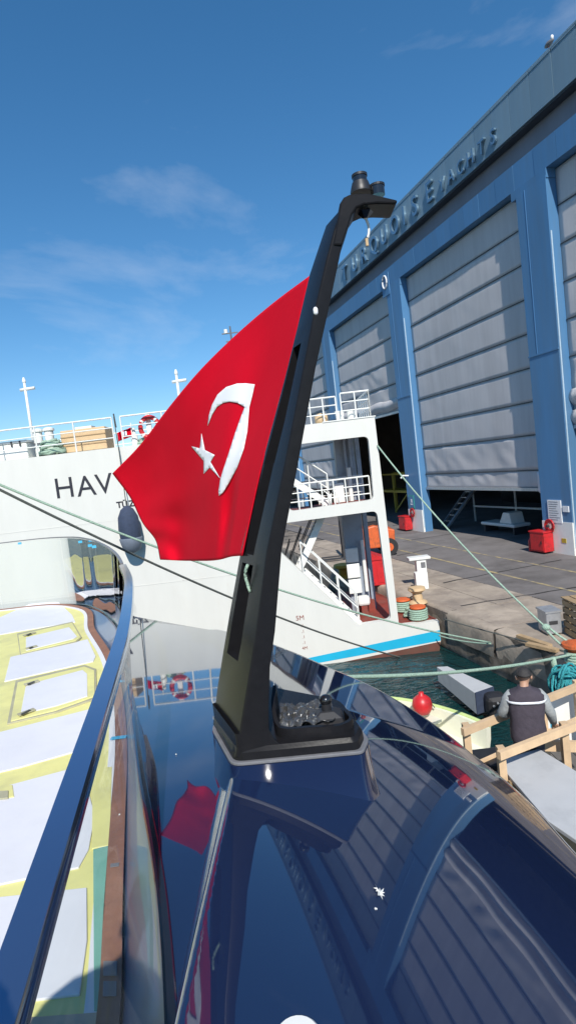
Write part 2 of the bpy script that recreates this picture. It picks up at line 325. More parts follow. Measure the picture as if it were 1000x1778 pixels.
for ci in range(-3, 3):
    cx = C0 + ci * SP
    c = MB(); c.box((cx, .02, 0), (cx + CW, .6, 14.3)); co = c.build('column', HBLUE, hg)
    MB().box((cx - .03, -.01, 7.95), (cx + CW + .01, .04, 8.02)).build('column_joint', HBLUE, co)
    MB().box((cx + .5, -.0, 8.02), (cx + .515, .03, 14.3)).build('column_seam', HBLUE, co)
    MB().box((cx - .3, .035, 14.2), (cx + CW + .03, .62, 14.549)).build('column_head', HBLUE, hg)
    MB().box((cx - .008, -.006, 0), (cx + CW + .008, .1, 1.3)).build('column_base_paint', PAINTW, co)
    MB().box((cx + CW + .006, .05, 0.3), (cx + CW + .035, .10, 12.3)).build('lit_edge_strip', mat('lit_edge_pale', (.4, .52, .62), .5), hg)  # added pale strip: the column's sunlit side edge put into its colour
    if ci == 2: continue
    # ---- the fabric door between this column and the next
    x0, x1 = cx + CW + .02, cx + SP - .02
    bot = {-3: 2.6, -2: 2.6, -1: 7.35, 0: 2.6, 1: 5.05}[ci]
    zs = [z for z in DZ if z > bot + .5] + [bot]
    random.seed(ci + 20)
    for a, (zt, zb) in enumerate(zip(zs[:-1], zs[1:])):
        last = a >= len(zs) - 3
        amp = .012 if not last else .045
        sd = random.random() * 50
        def pan(u, v, zt=zt, zb=zb, amp=amp, sd=sd, last=last):
            xx = x0 + u * (x1 - x0); z_ = zt + (zb - zt) * v
            bul = math.sin(math.pi * v) * .006
            d = noise.noise(Vector((xx * .55 + sd, z_ * .8, sd))) * amp + noise.noise(Vector((xx * 1.6 + z_ * 1.1, z_ * 1.3, sd))) * amp * .6 * (1 + 1.2 * last)
            return Vector((xx, .48 - bul - d * math.sin(math.pi * min(max(v, .02), .98)), z_))
        MB().grid(pan, 44, 8).build('door_panel', DOORM, hg, smooth=True, solid=.02)
        if a: MB().box((x0, .44, zt - .016), (x1, .5, zt + .016)).build('door_batten', DARKST, hg)
    MB().box((x0, .40, bot - .14), (x1, .62, bot - .005)).build('door_bottom_beam', GALV, hg)
    if ci in (-1, 1):                                       # fabric gathered in hanging folds at the lifted edge
        for rr, (zz, hh) in enumerate([(bot + .75, .62), (bot + .02, .55)] if ci == 1 else [(bot + .1, .7)]):
            def fold(u, v, zz=zz, hh=hh):
                xx = x0 + u * (x1 - x0); wv = noise.noise(Vector((xx * .8, zz, 3))) * .14
                a = v * math.pi * 1.15; return Vector((xx, .42 - .13 * math.sin(a) - wv * v * .5, zz + hh * (1 - v) + wv * v + .05 * math.sin(xx * 2.1)))
            MB().grid(fold, 60, 10).build('gathered_fabric', DOORM, hg, smooth=True, solid=.02)
# torn flap at the lower right corner of the middle door
MB().grid(lambda u, v: Vector((9.55 + u * .42, .36 - .14 * math.sin(u * 2.5) * v, 2.45 + v * .85 - .25 * u * (1 - v))), 6, 6).build('loose_flap', COVER, hg, smooth=True, solid=.015)
# ring emblem above the first column
ex, ez = onh(662, 490, .25); r_ = MB(); kk = 28
ring = [Vector((ex + .27 * math.cos(a), -.05, ez + .36 * math.sin(a))) for a in [2 * math.pi * i / kk for i in range(kk + 1)]]
r_.tube(ring, .045, 6, False).build('ring_emblem', PAPER, hg, smooth=True)
MB().box((ex - .45, -.02, 14.05), (ex + .45, .04, 15.3)).build('emblem_board', HBLUE, hg)
# roof sign lettering
ss = [-7.47, -5.75, -4.22, -2.68, -1.3, .1, 1.25, 2.42, 3.9]
for ch, s_ in zip('TURQUOISE', ss): letter(ch, 1.36, .07, (s_, .06, 16.95), SIGN, hg, .95, .012)
for ch, s_ in zip('YACHTS', [5.05, 5.85, 6.6, 7.4, 8.2, 9.0]): letter(ch, .84, .06, (s_, .06, 16.9), SIGN, hg, .9, .008)
# inside: trusses, crane beam, lamp fittings
for dy in (9, 18, 27): MB().beam((XL + .3, dy, 15.5), (XR - .3, dy, 15.5), .3, .5).build('roof_truss', DARKST, hg)
for dx, dy in [(-4, 12), (-6, 20), (5, 14)]: MB().box((dx, dy, 11), (dx + 1.2, dy + .5, 11.2)).build('lamp_fitting', PAPER, hg)
# notices on the columns
s1, z1 = onh(965, 890); nb = MB().box((s1 - .42, -.02, z1 - .42), (s1 + .32, .015, z1 + .5)); nb.build('notice_board', PAPER, hg)
MB().box((s1 + .4, -.02, z1 + .05), (s1 + .72, .015, z1 + .28)).build('notice_board', PAPER, hg)
for j in range(9): MB().box((s1 - .35, -.026, z1 + .42 - j * .09), (s1 + random.uniform(.05, .27), -.021, z1 + .44 - j * .09)).build('notice_print', GASK, hg)
MB().box((s1 + .22, -.02, z1 - 1.2), (s1 + .46, .01, z1 - 1.02)).build('hydrant_plate', YELP, hg)
s1, z1 = onh(715, 872); MB().box((s1 - .32, -.02, z1 - .38), (s1 + .3, .01, z1 + .42)).build('safety_sign', GREENS, hg)
MB().box((s1 - .25, -.027, z1 - .31), (s1 + .23, -.021, z1 + .35)).build('safety_sign_face', HBLUE, hg)
MB().box((s1 - .14, -.034, z1 - .16), (s1 + .14, -.028, z1 - .08)).build('safety_sign_print', PAPER, hg); MB().box((s1 - .06, -.034, z1 - .02), (s1 + .1, -.028, z1 + .2)).build('safety_sign_print', PAPER, hg)
MB().tube([(s1 - .1, .0, z1 + 1.6), (s1 - .1, -.4, z1 + 1.65), (s1 - .1, -.5, z1 + 1.5)], .05).build('lamp_arm', PAPER, hg)

def hw(s_, d, z): p = H0 + HD * s_ - HN * d; return Vector((p.x, p.y, QZ + z))       # hangar-local to world
def hbox(name, s0, s1, d0, d1, z0, z1, mt, parent, **k):
    b = MB(); b.prism([hw(s0, d0, z0), hw(s1, d0, z0), hw(s1, d1, z0), hw(s0, d1, z0)], (0, 0, z1 - z0)); return b.build(name, mt, parent, **k)
# red fire boxes and hose reels at the columns
for s_, lab in [(onh(712, 918)[0], 'red fire cabinet at the foot of the farther blue column'), (onh(968, 958)[0] - .55, 'red fire cabinet at the foot of the nearer blue column')]:
    fb = thing('fire_cabinet', hw(s_, -.35, 0), lab, 'cabinet', 'fire cabinets at the hangar columns')
    hbox('cabinet_box', s_ - .42, s_ + .42, -.5, -.03, 0.08, .86, REDP, fb, bevel=.02); hbox('cabinet_lid', s_ - .45, s_ + .45, -.53, -.02, .87, .92, REDP, fb)
    hbox('cabinet_door', s_ - .36, s_ + .36, -.52, -.503, .15, .8, REDP, fb); hbox('door_latch', s_ + .26, s_ + .3, -.55, -.523, .42, .54, BLKP, fb)
    MB().lathe(hw(s_ - .62, -.3, 0), [(.1, 0), (.11, .05), (.11, .45), (.05, .55), (.03, .62)], 12).build('extinguisher', REDP, fb, smooth=True)
for s_, lab in [(onh(719, 897)[0], 'red coiled fire hose on the white foot of the farther column'), (onh(958, 920)[0], 'red coiled fire hose on the white foot of the nearer column')]:
    hr = thing('hose_reel', hw(s_, -.1, 1.05), lab, 'hose reel', 'hose reels on the columns')
    for rr in (.16, .21, .26): MB().tube([hw(s_ + rr * math.cos(a), -.08 - rr * .1, 1.12 + rr * math.sin(a)) for a in [i * math.pi / 10 for i in range(21)]], .03, 6, False).build('hose_coil', REDP, hr, smooth=True)
    MB().lathe(hw(s_, -.14, 1.12), [(.06, 0), (.06, .1)], 10, HN).build('reel_hub', DARKST, hr)

# inside the middle bay: ladder, black hull on a cradle, white moulding, green cart; left bay: yellow scaffold
def fl_(px, py): p = onz(px, py, QZ); return (p - H0).dot(HD), -(p - H0).dot(HN)
def stepladder(name, p, q_, lab):
    st = thing(name, (p + q_) / 2 - Vector((0, 0, (p + q_).z / 2 - QZ)), lab, 'steps'); d = (q_ - p); sd = HD * .35
    for s_ in (-1, 1): MB().beam(p + sd * s_, q_ + sd * s_, .07, .16).build('stringer', GALV, st)
    for i in range(1, 11): c = p + d * i / 11; MB().beam(c - sd, c + sd, .2, .04).build('tread', GALV, st)
ls, ld = fl_(772, 916)
stepladder('boarding_steps', hw(ls, ld, .05), hw(ls - 1.2, ld + 4.2, 3.4), 'aluminium boarding steps leaning inside the open hangar bay')
MB().beam(hw(ls + .7, ld - .2, .1), hw(ls + .2, ld + 3.6, 3.4), .12, .12).build('leaning_pole', GALV, label='grey pole leaning beside the steps in the hangar', cat='pole')
hs0, hd0 = fl_(825, 905); hs1 = hs0 + 8.5
hl = thing('hull_on_cradle', hw(hs0 + 4, hd0 + 1.8, 0), 'black boat hull on a white steel cradle inside the hangar', 'boat')
secs = []
for i in range(9):
    u = i / 8; s_ = hs0 + .2 + u * 8.2; wd = 1.6 * (1 - (1 - u) ** 3) + .05; secs.append([hw(s_, hd0 + 1.9 + wd * c_, 1.0 + z_) for c_, z_ in [(-1, 1.5), (-.95, .8), (-.6, .25), (0, 0), (.6, .25), (.95, .8), (1, 1.5)]])
MB().loft(secs).build('hull', BLKP, hl, smooth=True, autos=.9)
for z_ in (.95, 2.35): MB().beam(hw(hs0, hd0, z_), hw(hs1, hd0, z_ + .1), .08, .1).build('cradle_rail', PAINTW, hl)
for s_ in (hs0 + .05, hs0 + 4, hs0 + 8): MB().beam(hw(s_, hd0, 0), hw(s_, hd0, 2.35), .08, .08).build('cradle_post', PAINTW, hl)
ws, wd0 = fl_(872, 925)
wm = thing('white_moulding', hw(ws, wd0, 0), 'white plastic boat moulding lying on the hangar floor', 'moulding')
hbox('tray', ws - 1.4, ws + 1.4, wd0 - .3, wd0 + .7, .38, .55, PAINTW, wm, bevel=.06)
b = MB(); b.prism([hw(ws + .1, wd0 - .2, .551), hw(ws + 1.1, wd0 - .2, .551), hw(ws + .95, wd0 - .2, 1.1), hw(ws + .45, wd0 - .2, 1.12)], hw(0, .8, 0) - hw(0, 0, 0)); b.build('raised_end', PAINTW, wm, bevel=.04)
for s_ in (ws - 1.2, ws + 1.2): hbox('trestle_leg', s_ - .05, s_ + .05, wd0 - .2, wd0 + .6, 0, .379, DARKST, wm)
gc = thing('yellow_cart', hw(9.7, 1.6, 0), 'yellow green steel cart just inside the door by the nearer column', 'cart')
hbox('cart_tray', 9.3, 10.1, 1.3, 2.2, .45, .95, YELP, gc)
for s_ in (9.4, 10.0):
    for d_ in (1.4, 2.1): MB().beam(hw(s_, d_, 0), hw(s_, d_, .45), .08, .08).build('cart_leg', YELP, gc)
ys, yd = fl_(688, 890)
sf = thing('yellow_scaffold', hw(ys, yd, 0), 'yellow steel work platform inside the far hangar bay', 'scaffold')
for s_ in (-2.5, 0, 2.5):
    for d_ in (0, 1.4): MB().beam(hw(ys + s_, yd + d_, 0), hw(ys + s_, yd + d_, 3.2), .12, .12).build('upright', YELP, sf)
for z_ in (1.7, 3.1):
    for d_ in (0, 1.4): MB().beam(hw(ys - 2.5, yd + d_, z_), hw(ys + 2.5, yd + d_, z_), .1, .12).build('rail', YELP, sf)
hbox('platform', ys - 2.5, ys + 2.5, yd, yd + 1.4, 1.76, 1.82, YELP, sf); MB().beam(hw(ys, yd, .1), hw(ys + 2.5, yd, 1.7), .09, .09).build('brace', YELP, sf)
# bird on the roof edge
bx_ = onh(938, 92, .2)[0]; bp = hw(bx_, .2, 18.38); bd = thing('gull', bp, 'small gull perched on the hangar roof edge', 'bird')
MB().lathe(bp + Vector((0, 0, .18)) - HD * .22, [(.01, 0), (.07, .08), (.1, .2), (.08, .33), (.03, .45)], 10, HD).build('body', GASK, bd, smooth=True)
MB().lathe(bp + HD * .17 + Vector((0, 0, .2)), [(.045, 0), (.05, .06), (.055, .12), (.01, .17)], 8).build('head', PAPER, bd, smooth=True)
for s_ in (-.03, .03): MB().tube([bp + HN * s_, bp + HN * s_ + Vector((0, 0, .13))], .008, 5).build('leg', ORNG, bd)

# ------------------------------------------------------------------ white ship (floating dock) with open stair frame
SY = 16.73; DKZ = .9; TOP = 7.1
sh = thing('white_ship', (-4, SY + 1.5, 0), 'large white floating dock hull with an open stair frame at its end', 'ship')
def P2(x, z, y=SY): return Vector((x, y, z))
WT = .22
def rrect(x0, x1, z0, z1, r, n=5):
    pts = []
    for cx, cz, a in [(x1 - r, z1 - r, 0), (x0 + r, z1 - r, 90), (x0 + r, z0 + r, 180), (x1 - r, z0 + r, 270)]:
        pts += [(cx + r * math.cos(rad(a + 90 * i / n)), cz + r * math.sin(rad(a + 90 * i / n))) for i in range(n + 1)]
    return pts
def rpoly(P, r, n=5):
    out = []
    for i in range(len(P)):
        a, b_, c = Vector(P[i - 1]), Vector(P[i]), Vector(P[(i + 1) % len(P)]); rr = r[i] if isinstance(r, list) else r
        u_, v_ = (a - b_).normalized(), (c - b_).normalized(); s0, s1 = b_ + u_ * rr, b_ + v_ * rr
        for k in range(n + 1): t = k / n; p = s0 * (1 - t) ** 2 + b_ * 2 * t * (1 - t) + s1 * t * t; out.append((p.x, p.y))
    return out
def plate(outer, holes, y0, y1, name, mt, parent, **kw):
    loops = [outer] + holes; pts = []; ed = []
    for lp in loops:
        k = len(pts); pts += [Vector(p) for p in lp]; ed += [(k + i, k + (i + 1) % len(lp)) for i in range(len(lp))]
    V, E_, F_, *_ = delaunay_2d_cdt(pts, ed, [], 2, 1e-5)
    b = MB(); n = len(V)
    def inside(c, lp):
        r = False
        for i in range(len(lp)):
            (x1, y1_), (x2, y2_) = lp[i - 1], lp[i]
            if (y1_ > c.y) != (y2_ > c.y) and c.x < (x2 - x1) * (c.y - y1_) / (y2_ - y1_) + x1: r = not r
        return r
    F2 = [f for f in F_ if not any(inside(sum((V[i] for i in f), Vector((0, 0))) / len(f), h) for h in holes)]
    b.add([(p.x, y0, p.y) for p in V] + [(p.x, y1, p.y) for p in V], [tuple(f) for f in F2] + [tuple(i + n for i in reversed(f)) for f in F2])
    bd = {}
    for f in F2:
        for i in range(len(f)): e = (f[i - 1], f[i]); bd[e] = bd.get(e, 0) + 1
    for e in bd:
        if (e[1], e[0]) not in bd: b.f.append((e[0], e[1], e[1] + n, e[0] + n))
    return b.build(name, mt, parent, **kw)
uop = rpoly([(.05, 6.57), (2.56, 6.57), (2.53, 4.72), (.05, 4.66)], .16)
lop = rpoly([(-.35, 4.34), (2.58, 4.38), (2.66, 1.1), (1.66, 1.06), (-.35, 3.5)], [.12, .16, .16, .05, .05])
outer = [(-16, -1.2), (3.6, -1.2), (4.06, .3), (4.06, DKZ), (2.87, DKZ), (2.80, TOP), (-16, TOP)]
plate(outer, [uop, lop], SY, SY + WT, 'side_plate', SHIPW, sh)
# hull bands, each 4 mm proud
def band(P, mt, name, pr=.004): MB().prism([P2(x, z, SY - pr) for x, z in P], (0, pr - .001, 0)).build(name, mt, sh)
band([(-16, -1.0), (4.055, .61 - .31), (4.058, .62), (-3.6, -.1), (-16, -.6)], CYAN, 'blue_stripe')
band([(-16, -1.2), (3.6, -1.19), (4.0, .03), (4.04, .27), (0.9, -.02)], ANTI, 'antifouling_band', .008)
for z in (5.0, 3.0): MB().box((-16, SY - .006, z), (-.6, SY - .001, z + .02)).build('weld_seam', SHIPW, sh)
for xx in (-9.5, -3.3): MB().box((xx, SY - .006, 0.4), (xx + .02, SY - .001, 7.0)).build('weld_seam', SHIPW, sh)
# solid hull body behind the plate to the left, deck ends follow the quay edge
MB().box((-16, SY + WT + .001, -1.2), (-1.0, SY + 5.5, TOP - .01)).build('hull_body', SHIPW, sh)
dk = [Vector((-1.0, SY + WT + .001, 0)), Vector((4.05, SY + WT + .001, 0)), Vector((2.75, SY + 5.2, 0)), Vector((-1.0, SY + 5.2, 0))]
MB().prism([p + Vector((0, 0, -1.2)) for p in dk], (0, 0, 1.2 + DKZ - .01)).build('pontoon', SHIPW, sh)
MB().prism([p + Vector((0, 0, DKZ - .009)) for p in dk], (0, 0, .012)).build('main_deck', REDK, sh)
MB().box((-1.0, SY + WT + .001, 4.45), (2.6, SY + 1.9, 4.62)).build('middle_deck', REDK, sh)
MB().box((-1.0, SY + WT + .001, TOP - .28), (2.78, SY + 2.6, TOP - .012)).build('top_deck', PAINTW, sh)
MB().box((1.3, SY - .02, TOP), (2.83, SY + 2.6, TOP + .03)).build('deck_lip', PAINTW, sh)
# inner pillars
for xx, yy, wd in [(1.75, SY + 2.1, .62)]: MB().box((xx, yy, DKZ + .004), (xx + wd, yy + .5, TOP - .3)).build('pillar', GREYB, sh); MB().box((xx + wd + .06, yy + .1, DKZ + .004), (xx + wd + .2, yy + .4, TOP - .3)).build('pipe_casing', GREYB, sh)
for xx in (2.05, 2.22): MB().tube([(xx, SY + 1.98, 4.63), (xx, SY + 1.98, TOP - .3)], .05, 8).build('vent_pipe', GREYB, sh)
MB().tube([(2.28, SY + 1.9, DKZ + .7), (2.28, SY + 1.9, 3.3)], .06, 8).build('white_pipe', PAINTW, sh); MB().tube([(2.08, SY + 1.7, 4.63), (2.08, SY + 1.7, 5.7)], .07, 8).build('white_pipe', PAINTW, sh)
for i in range(3): MB().box((1.70, SY + 1.95, 1.55 + i * .52), (2.12, SY + 2.09, 2.02 + i * .52)).build('white_locker', PAINTW, sh, bevel=.02)
MB().box((1.55, SY + 1.5, 4.63), (1.85, SY + 1.85, 5.25)).build('white_locker', PAINTW, sh, bevel=.02)
MB().box((1.9, SY + 1.55, 1.2), (2.3, SY + 1.9, 1.5)).build('winch_housing', PAINTW, sh, bevel=.08); MB().box((2.0, SY + 1.6, DKZ + .004), (2.2, SY + 1.8, 1.199)).build('winch_stand', REDK, sh)
MB().box((1.85, SY + 2.0, DKZ + .004), (2.5, SY + 2.62, 1.25)).build('red_plinth', REDK, sh)
# dark end bulkhead under the slope
MB().add([P2(-.9, DKZ, SY + 1.5), P2(1.5, DKZ, SY + 1.5), P2(-.9, 3.3, SY + 1.5), P2(-.9, DKZ, SY + 1.56), P2(1.5, DKZ, SY + 1.56), P2(-.9, 3.3, SY + 1.56)], [(0, 1, 2), (5, 4, 3), (0, 3, 4, 1), (1, 4, 5, 2), (2, 5, 3, 0)]).build('slope_bulkhead', REDK, sh)
# stairs
def stair(p, q_, wd, n, name, rails=True):
    st = MB(); p = Vector(p); q_ = Vector(q_); sd = Vector((0, wd / 2, 0))
    first = MB().beam(p - sd, q_ - sd, .05, .2).build(name, PAINTW, sh); MB().beam(p + sd, q_ + sd, .05, .2).build('stringer', PAINTW, first)
    for i in range(1, n): c = p.lerp(q_, i / n); MB().cbox(c, (.22, wd, .03)).build('tread', GALV, first)
    if rails:
        for s_ in (-1, 1):
            for hh in (.5, .95): MB().tube([p + sd * s_ + Vector((0, 0, hh)), q_ + sd * s_ + Vector((0, 0, hh))], .022, 6).build('handrail', PAINTW, first)
            for i in range(4): c = p.lerp(q_, i / 3); MB().tube([c + sd * s_, c + sd * s_ + Vector((0, 0, .95))], .02, 6).build('rail_post', PAINTW, first)
stair((-.35, SY + 1.0, 6.0), (1.3, SY + 1.0, 4.66), .6, 9, 'upper_stair')
stair((1.1, SY + 1.0, 4.5), (-.2, SY + 1.0, 2.2), .6, 12, 'lower_stair', False)
for s_ in (-1, 1):
    for xo in (0, .5, 1.): MB().tube([(-.55 + xo * .75, SY + 1 + s_ * .3, 2.5 + xo * .9), (-.05 + xo * .8, SY + 1 + s_ * .3, 3.7 + xo * .7)], .02, 6).build('stair_stay', DARKST, sh)
stair((.25, SY + .55, 2.75), (1.75, SY + .55, 1.0), .5, 9, 'slope_stair')
for xx in (1.15, 1.42): MB().tube([(xx - .12, SY + .35, 4.63), (xx - .1, SY + .35, 5.0), (xx, SY + .35, 5.12), (xx + .1, SY + .35, 5.0), (xx + .12, SY + .35, 4.63)], .022, 6).build('hoop', PAINTW, sh, smooth=True)
# railings
def railing(pts, h, nmid, every, name='railing', r=.022):
    pts = [Vector(p) for p in pts]; fr = MB().tube([p + Vector((0, 0, h)) for p in pts], r * 1.15, 6).build(name, PAINTW, sh)
    for k in range(nmid): MB().tube([p + Vector((0, 0, h * (k + 1) / (nmid + 1))) for p in pts], r * .8, 6).build('rail', PAINTW, fr)
    for a, c in zip(pts[:-1], pts[1:]):
        n = max(1, round((c - a).length / every))
        for i in range(n + 1): p = a.lerp(c, i / n); MB().tube([p, p + Vector((0, 0, h))], r, 6).build('rail_post', PAINTW, fr)
railing([(-16, SY + .12, TOP), (-4.75, SY + .12, TOP)], .87, 2, 1.18); railing([(-4.5, SY + .12, TOP), (.3, SY + .12, TOP)], .87, 2, 1.2)
railing([(.6, SY + .2, TOP), (1.75, SY + .2, TOP)], .72, 2, .38); railing([(1.9, SY + .2, TOP + .03), (2.72, SY + .2, TOP + .03), (2.72, SY + 2.4, TOP + .03)], .76, 2, .42)
railing([(.0, SY + .36, 4.63), (2.5, SY + .36, 4.63)], .78, 2, .35); railing([(-.9, SY + 1.8, 4.63), (2.5, SY + 1.8, 4.63)], .78, 2, .5)
railing([(-16, SY + 5.2, TOP), (-1.1, SY + 5.2, TOP)], .87, 1, 1.6)
# name and port of registry
for ch, a, c in [('H', 97, 127), ('A', 134, 166), ('V', 166, 198)]:
    p = ony((a + c) / 2, 848, SY); letter(ch, .84, .004, (p.x, SY - .005, 5.84 - (.02 if ch != 'H' else 0)), BLKTXT, sh, 1.0)
for ch, a in [('T', 207), ('Ü', 217), ('Z', 229)]:
    p = ony(a, 876, SY); letter(ch, .25, .004, (p.x, SY - .005, 5.36), BLKTXT, sh, 1.0, .008)
letter('5M', .2, .003, (-.02, SY - .004, 1.42), REDK, sh)
for i in range(5): letter('.1' if i < 4 else '4M', .13, .003, (.02, SY - .004, 1.2 - i * .17), REDK, sh)
# things standing on the ship's top deck
def single(b, name, mt, lab, cat, group=None, **k): return b.build(name, mt, label=lab, cat=cat, group=group, **k)
bb = thing('beige_deck_box', (-5.6, SY + 1, TOP), 'beige locker box on the ship top deck behind the rail', 'locker')
MB().box((-6.5, SY + .7, TOP + .02), (-5.15, SY + 1.5, TOP + .72)).build('box_body', BEIGE, bb, bevel=.03)
for z in (.24, .5): MB().box((-6.51, SY + .68, TOP + z), (-5.14, SY + .699, TOP + z + .025)).build('strap', CRATE, bb)
MB().box((-6.1, SY + .9, TOP + .721), (-5.6, SY + 1.3, TOP + .8)).build('hatch', PAINTW, bb)
wbx = thing('white_deck_box', (-8, SY + 1, TOP), 'white chest on the ship top deck at the left edge', 'chest')
MB().box((-8.9, SY + .5, TOP + .02), (-7.45, SY + 1.1, TOP + .5)).build('chest_body', PAINTW, wbx, bevel=.03); MB().box((-8.93, SY + .47, TOP + .503), (-7.42, SY + 1.13, TOP + .57)).build('chest_lid', PAINTW, wbx)
for xx in (-8.3, -7.9, -7.65): MB().box((xx, SY + .46, TOP + .4), (xx + .05, SY + .469, TOP + .56)).build('latch', DARKST, wbx)
for xx, lab in [(-7.2, 'left white mushroom vent pipe on the ship top deck'), (-6.86, 'right white mushroom vent pipe on the ship top deck')]:
    v = thing('vent_pipe', (xx, SY + .8, TOP), lab, 'vent', 'deck vent pipes'); MB().lathe((xx, SY + .8, TOP), [(.13, 0), (.13, .78)], 14).build('pipe', PAINTW, v, smooth=True, autos=.9); MB().lathe((xx, SY + .8, TOP + .78), [(.17, 0), (.17, .06), (.1, .1)], 14).build('cap', PAINTW, v); MB().lathe((xx, SY + .8, TOP + .4), [(.145, 0), (.145, .05)], 14).build('band', GASK, v)
def ropeheap(c, r, h, n, name, mt, lab, seed, group=None):
    random.seed(seed); pts = []
    for i in range(n * 12):
        a = i * math.pi / 6 + random.uniform(-.1, .1); lv = i / (n * 12); rr = r * (1 - .45 * lv) * random.uniform(.82, 1.1)
        pts.append(Vector(c) + Vector((rr * math.cos(a), rr * .8 * math.sin(a), .04 + h * lv + random.uniform(-.03, .04))))
    return MB().tube(pts, .045, 6).build(name, mt, smooth=True, label=lab, cat='rope', group=group)
ropeheap((-6.75, SY + .55, TOP), .42, .42, 7, 'rope_heap', ROPEG, 'heap of green mooring rope beside the beige locker', 4)
ropeheap((-3.95, SY + .7, TOP), .35, .16, 4, 'rope_heap', ROPEG, 'low coil of green rope behind the ship rail near the lifebuoy', 5)
def lamp_pole(x, y, ztop, lab):
    t_ = thing('lamp_pole', (x, y, TOP), lab, 'lamp pole', 'white lamp poles on the ship'); MB().tube([(x, y, TOP), (x, y, ztop)], [.055, .04], 8).build('pole', PAINTW, t_, smooth=True)
    MB().tube([(x - .16, y, ztop - .22), (x + .3, y, ztop - .2)], .05, 8).build('crossarm', PAINTW, t_, smooth=True); MB().lathe((x, y, ztop), [(.05, 0), (.06, .04), (.03, .16)], 8).build('finial', PAINTW, t_)
p = ony(42, 664, SY + 2); lamp_pole(p.x - .0, SY + 2, p.z, 'white lamp pole at the left above the white chest'); p = ony(306, 650, SY + 2); lamp_pole(p.x, SY + 2, p.z, 'white lamp pole rising just left of the red flag')
lb = thing('lifebuoy', (-3.35, SY + .35, TOP + .1), 'red lifebuoy ring hung on the ship rail near the flag', 'lifebuoy')
c = ony(260, 742, SY + .3)
MB().tube([c + Vector((.27 * math.cos(a), 0, .3 * math.sin(a))) for a in [i * math.pi / 12 for i in range(25)]], .07, 8, False).build('ring', REDP, lb, smooth=True)
for a in (.8, 2.4, 3.9, 5.5): MB().tube([c + Vector((.27 * math.cos(a + d), 0, .3 * math.sin(a + d))) for d in (-.1, 0, .1)], .075, 8).build('white_band', PAINTW, lb)
MB().box((c.x - .12, SY + .42, TOP), (c.x + .02, SY + .5, TOP + .9)).build('white_post', PAINTW, label='white post behind the lifebuoy on the ship deck', cat='post')
sf_ = thing('small_flag', (-4.2, SY + .5, TOP), 'tiny red and white flag on the ship deck behind the rail', 'flag'); c = ony(217, 750, SY + .5)
MB().tube([(c.x + .2, SY + .5, TOP), (c.x + .2, SY + .5, c.z + .25)], .015, 6).build('staff', PAINTW, sf_)
MB().grid(lambda u, v: Vector((c.x + .19 - u * .42, SY + .5 + .03 * math.sin(u * 6), c.z + .12 - v * .26 - .12 * u)), 8, 4).build('cloth', FLAGR, sf_, smooth=True, solid=.006)
MB().box((c.x - .06, SY + .45, c.z - .1), (c.x + .06, SY + .462, c.z + .02)).build('white_mark', FLAGW, sf_)
MB().lathe((ony(233, 755, SY + .6).x, SY + .6, TOP), [(.1, 0), (.1, .3), (.05, .42), (.05, .55)], 12).build('gas_bottle', PAINTW, smooth=True, autos=.9, label='white gas bottle standing behind the ship rail', cat='bottle')
random.seed(9)
for px, lab, mt in [(590, 'white bucket on the ship roof, left of the two', PAINTW), (610, 'white bucket on the ship roof, right of the two', PAINTW)]:
    p = ony(px, 722, SY + .7); MB().lathe((p.x, SY + .7, TOP), [(.11, 0), (.14, .3), (.15, .3), (.15, .33)], 12).build('bucket', mt, label=lab, cat='bucket', group='buckets on the ship roof')
p = ony(558, 730, SY + .7); MB().lathe((p.x, SY + .7, TOP), [(.13, 0), (.2, .08), (.2, .25), (.12, .33)], 12).build('capstan', BEIGE, smooth=True, label='small beige capstan behind the ship roof railing', cat='capstan')
# hanging fender on the ship's side
fn = thing('hanging_fender', ony(225, 955, SY), 'dark blue oval fender hanging on the white ship side', 'fender'); c = ony(225, 918, SY - .33)
MB().lathe(c + Vector((0, 0, -.66)), [(.05, 0), (.2, .1), (.28, .3), (.31, .66), (.28, 1.0), (.18, 1.22), (.05, 1.32)], 20).build('body', FENDM, fn, smooth=True)
MB().lathe(c + Vector((0, 0, -.70)), [(.06, 0), (.24, .09), (.3, .3), (.325, .42), (.32, .44), (.31, .44)], 20).build('lower_sleeve', mat('fender_sleeve', (.16, .19, .24), .8), fn, smooth=True)
c2 = ony(197, 718, SY + .05); MB().tube([c + Vector((0, 0, .66)), Vector((c.x - .05, SY - .1, TOP - .2)), Vector((c2.x, SY + .02, TOP + .87))], .014, 6).build('hanging_line', ROPED, fn)
MB().tube([c2, c2 + Vector((.02, 0, -.4))], .022, 6).build('line_lashing', ROPED, fn)
# bollards with green rope on the pontoon deck
def bollard(p, lab, h=.42, r=.2, mt=ORNG, wrap=True):
    t_ = thing('mooring_bollard', p, lab, 'bollard', 'orange bollards on the pontoon'); MB().lathe(p, [(r * 1.1, 0), (r, .05), (r * .9, h - .1), (r * 1.25, h - .04), (r * 1.2, h), (r * .6, h + .03)], 16).build('post', mt, t_, smooth=True, autos=.8)
    if wrap:
        for i in range(5): MB().tube([Vector(p) + Vector(((r + .06) * math.cos(a), (r + .06) * math.sin(a), .07 + i * .062)) for a in [k * math.pi / 8 for k in range(17)]], .035, 6, False).build('rope_turn', ROPEG, t_, smooth=True)
p = onz(727, 1076, DKZ + .005); bollard(p, 'nearer orange bollard wound with green rope on the pontoon')
p = onz(701, 1062, DKZ + .005); bollard(p, 'farther orange bollard wound with green rope on the pontoon')
ropeheap(onz(712, 1072, DKZ), .2, .25, 4, 'rope_heap', ROPEG, 'green rope looped between the two pontoon bollards', 6)

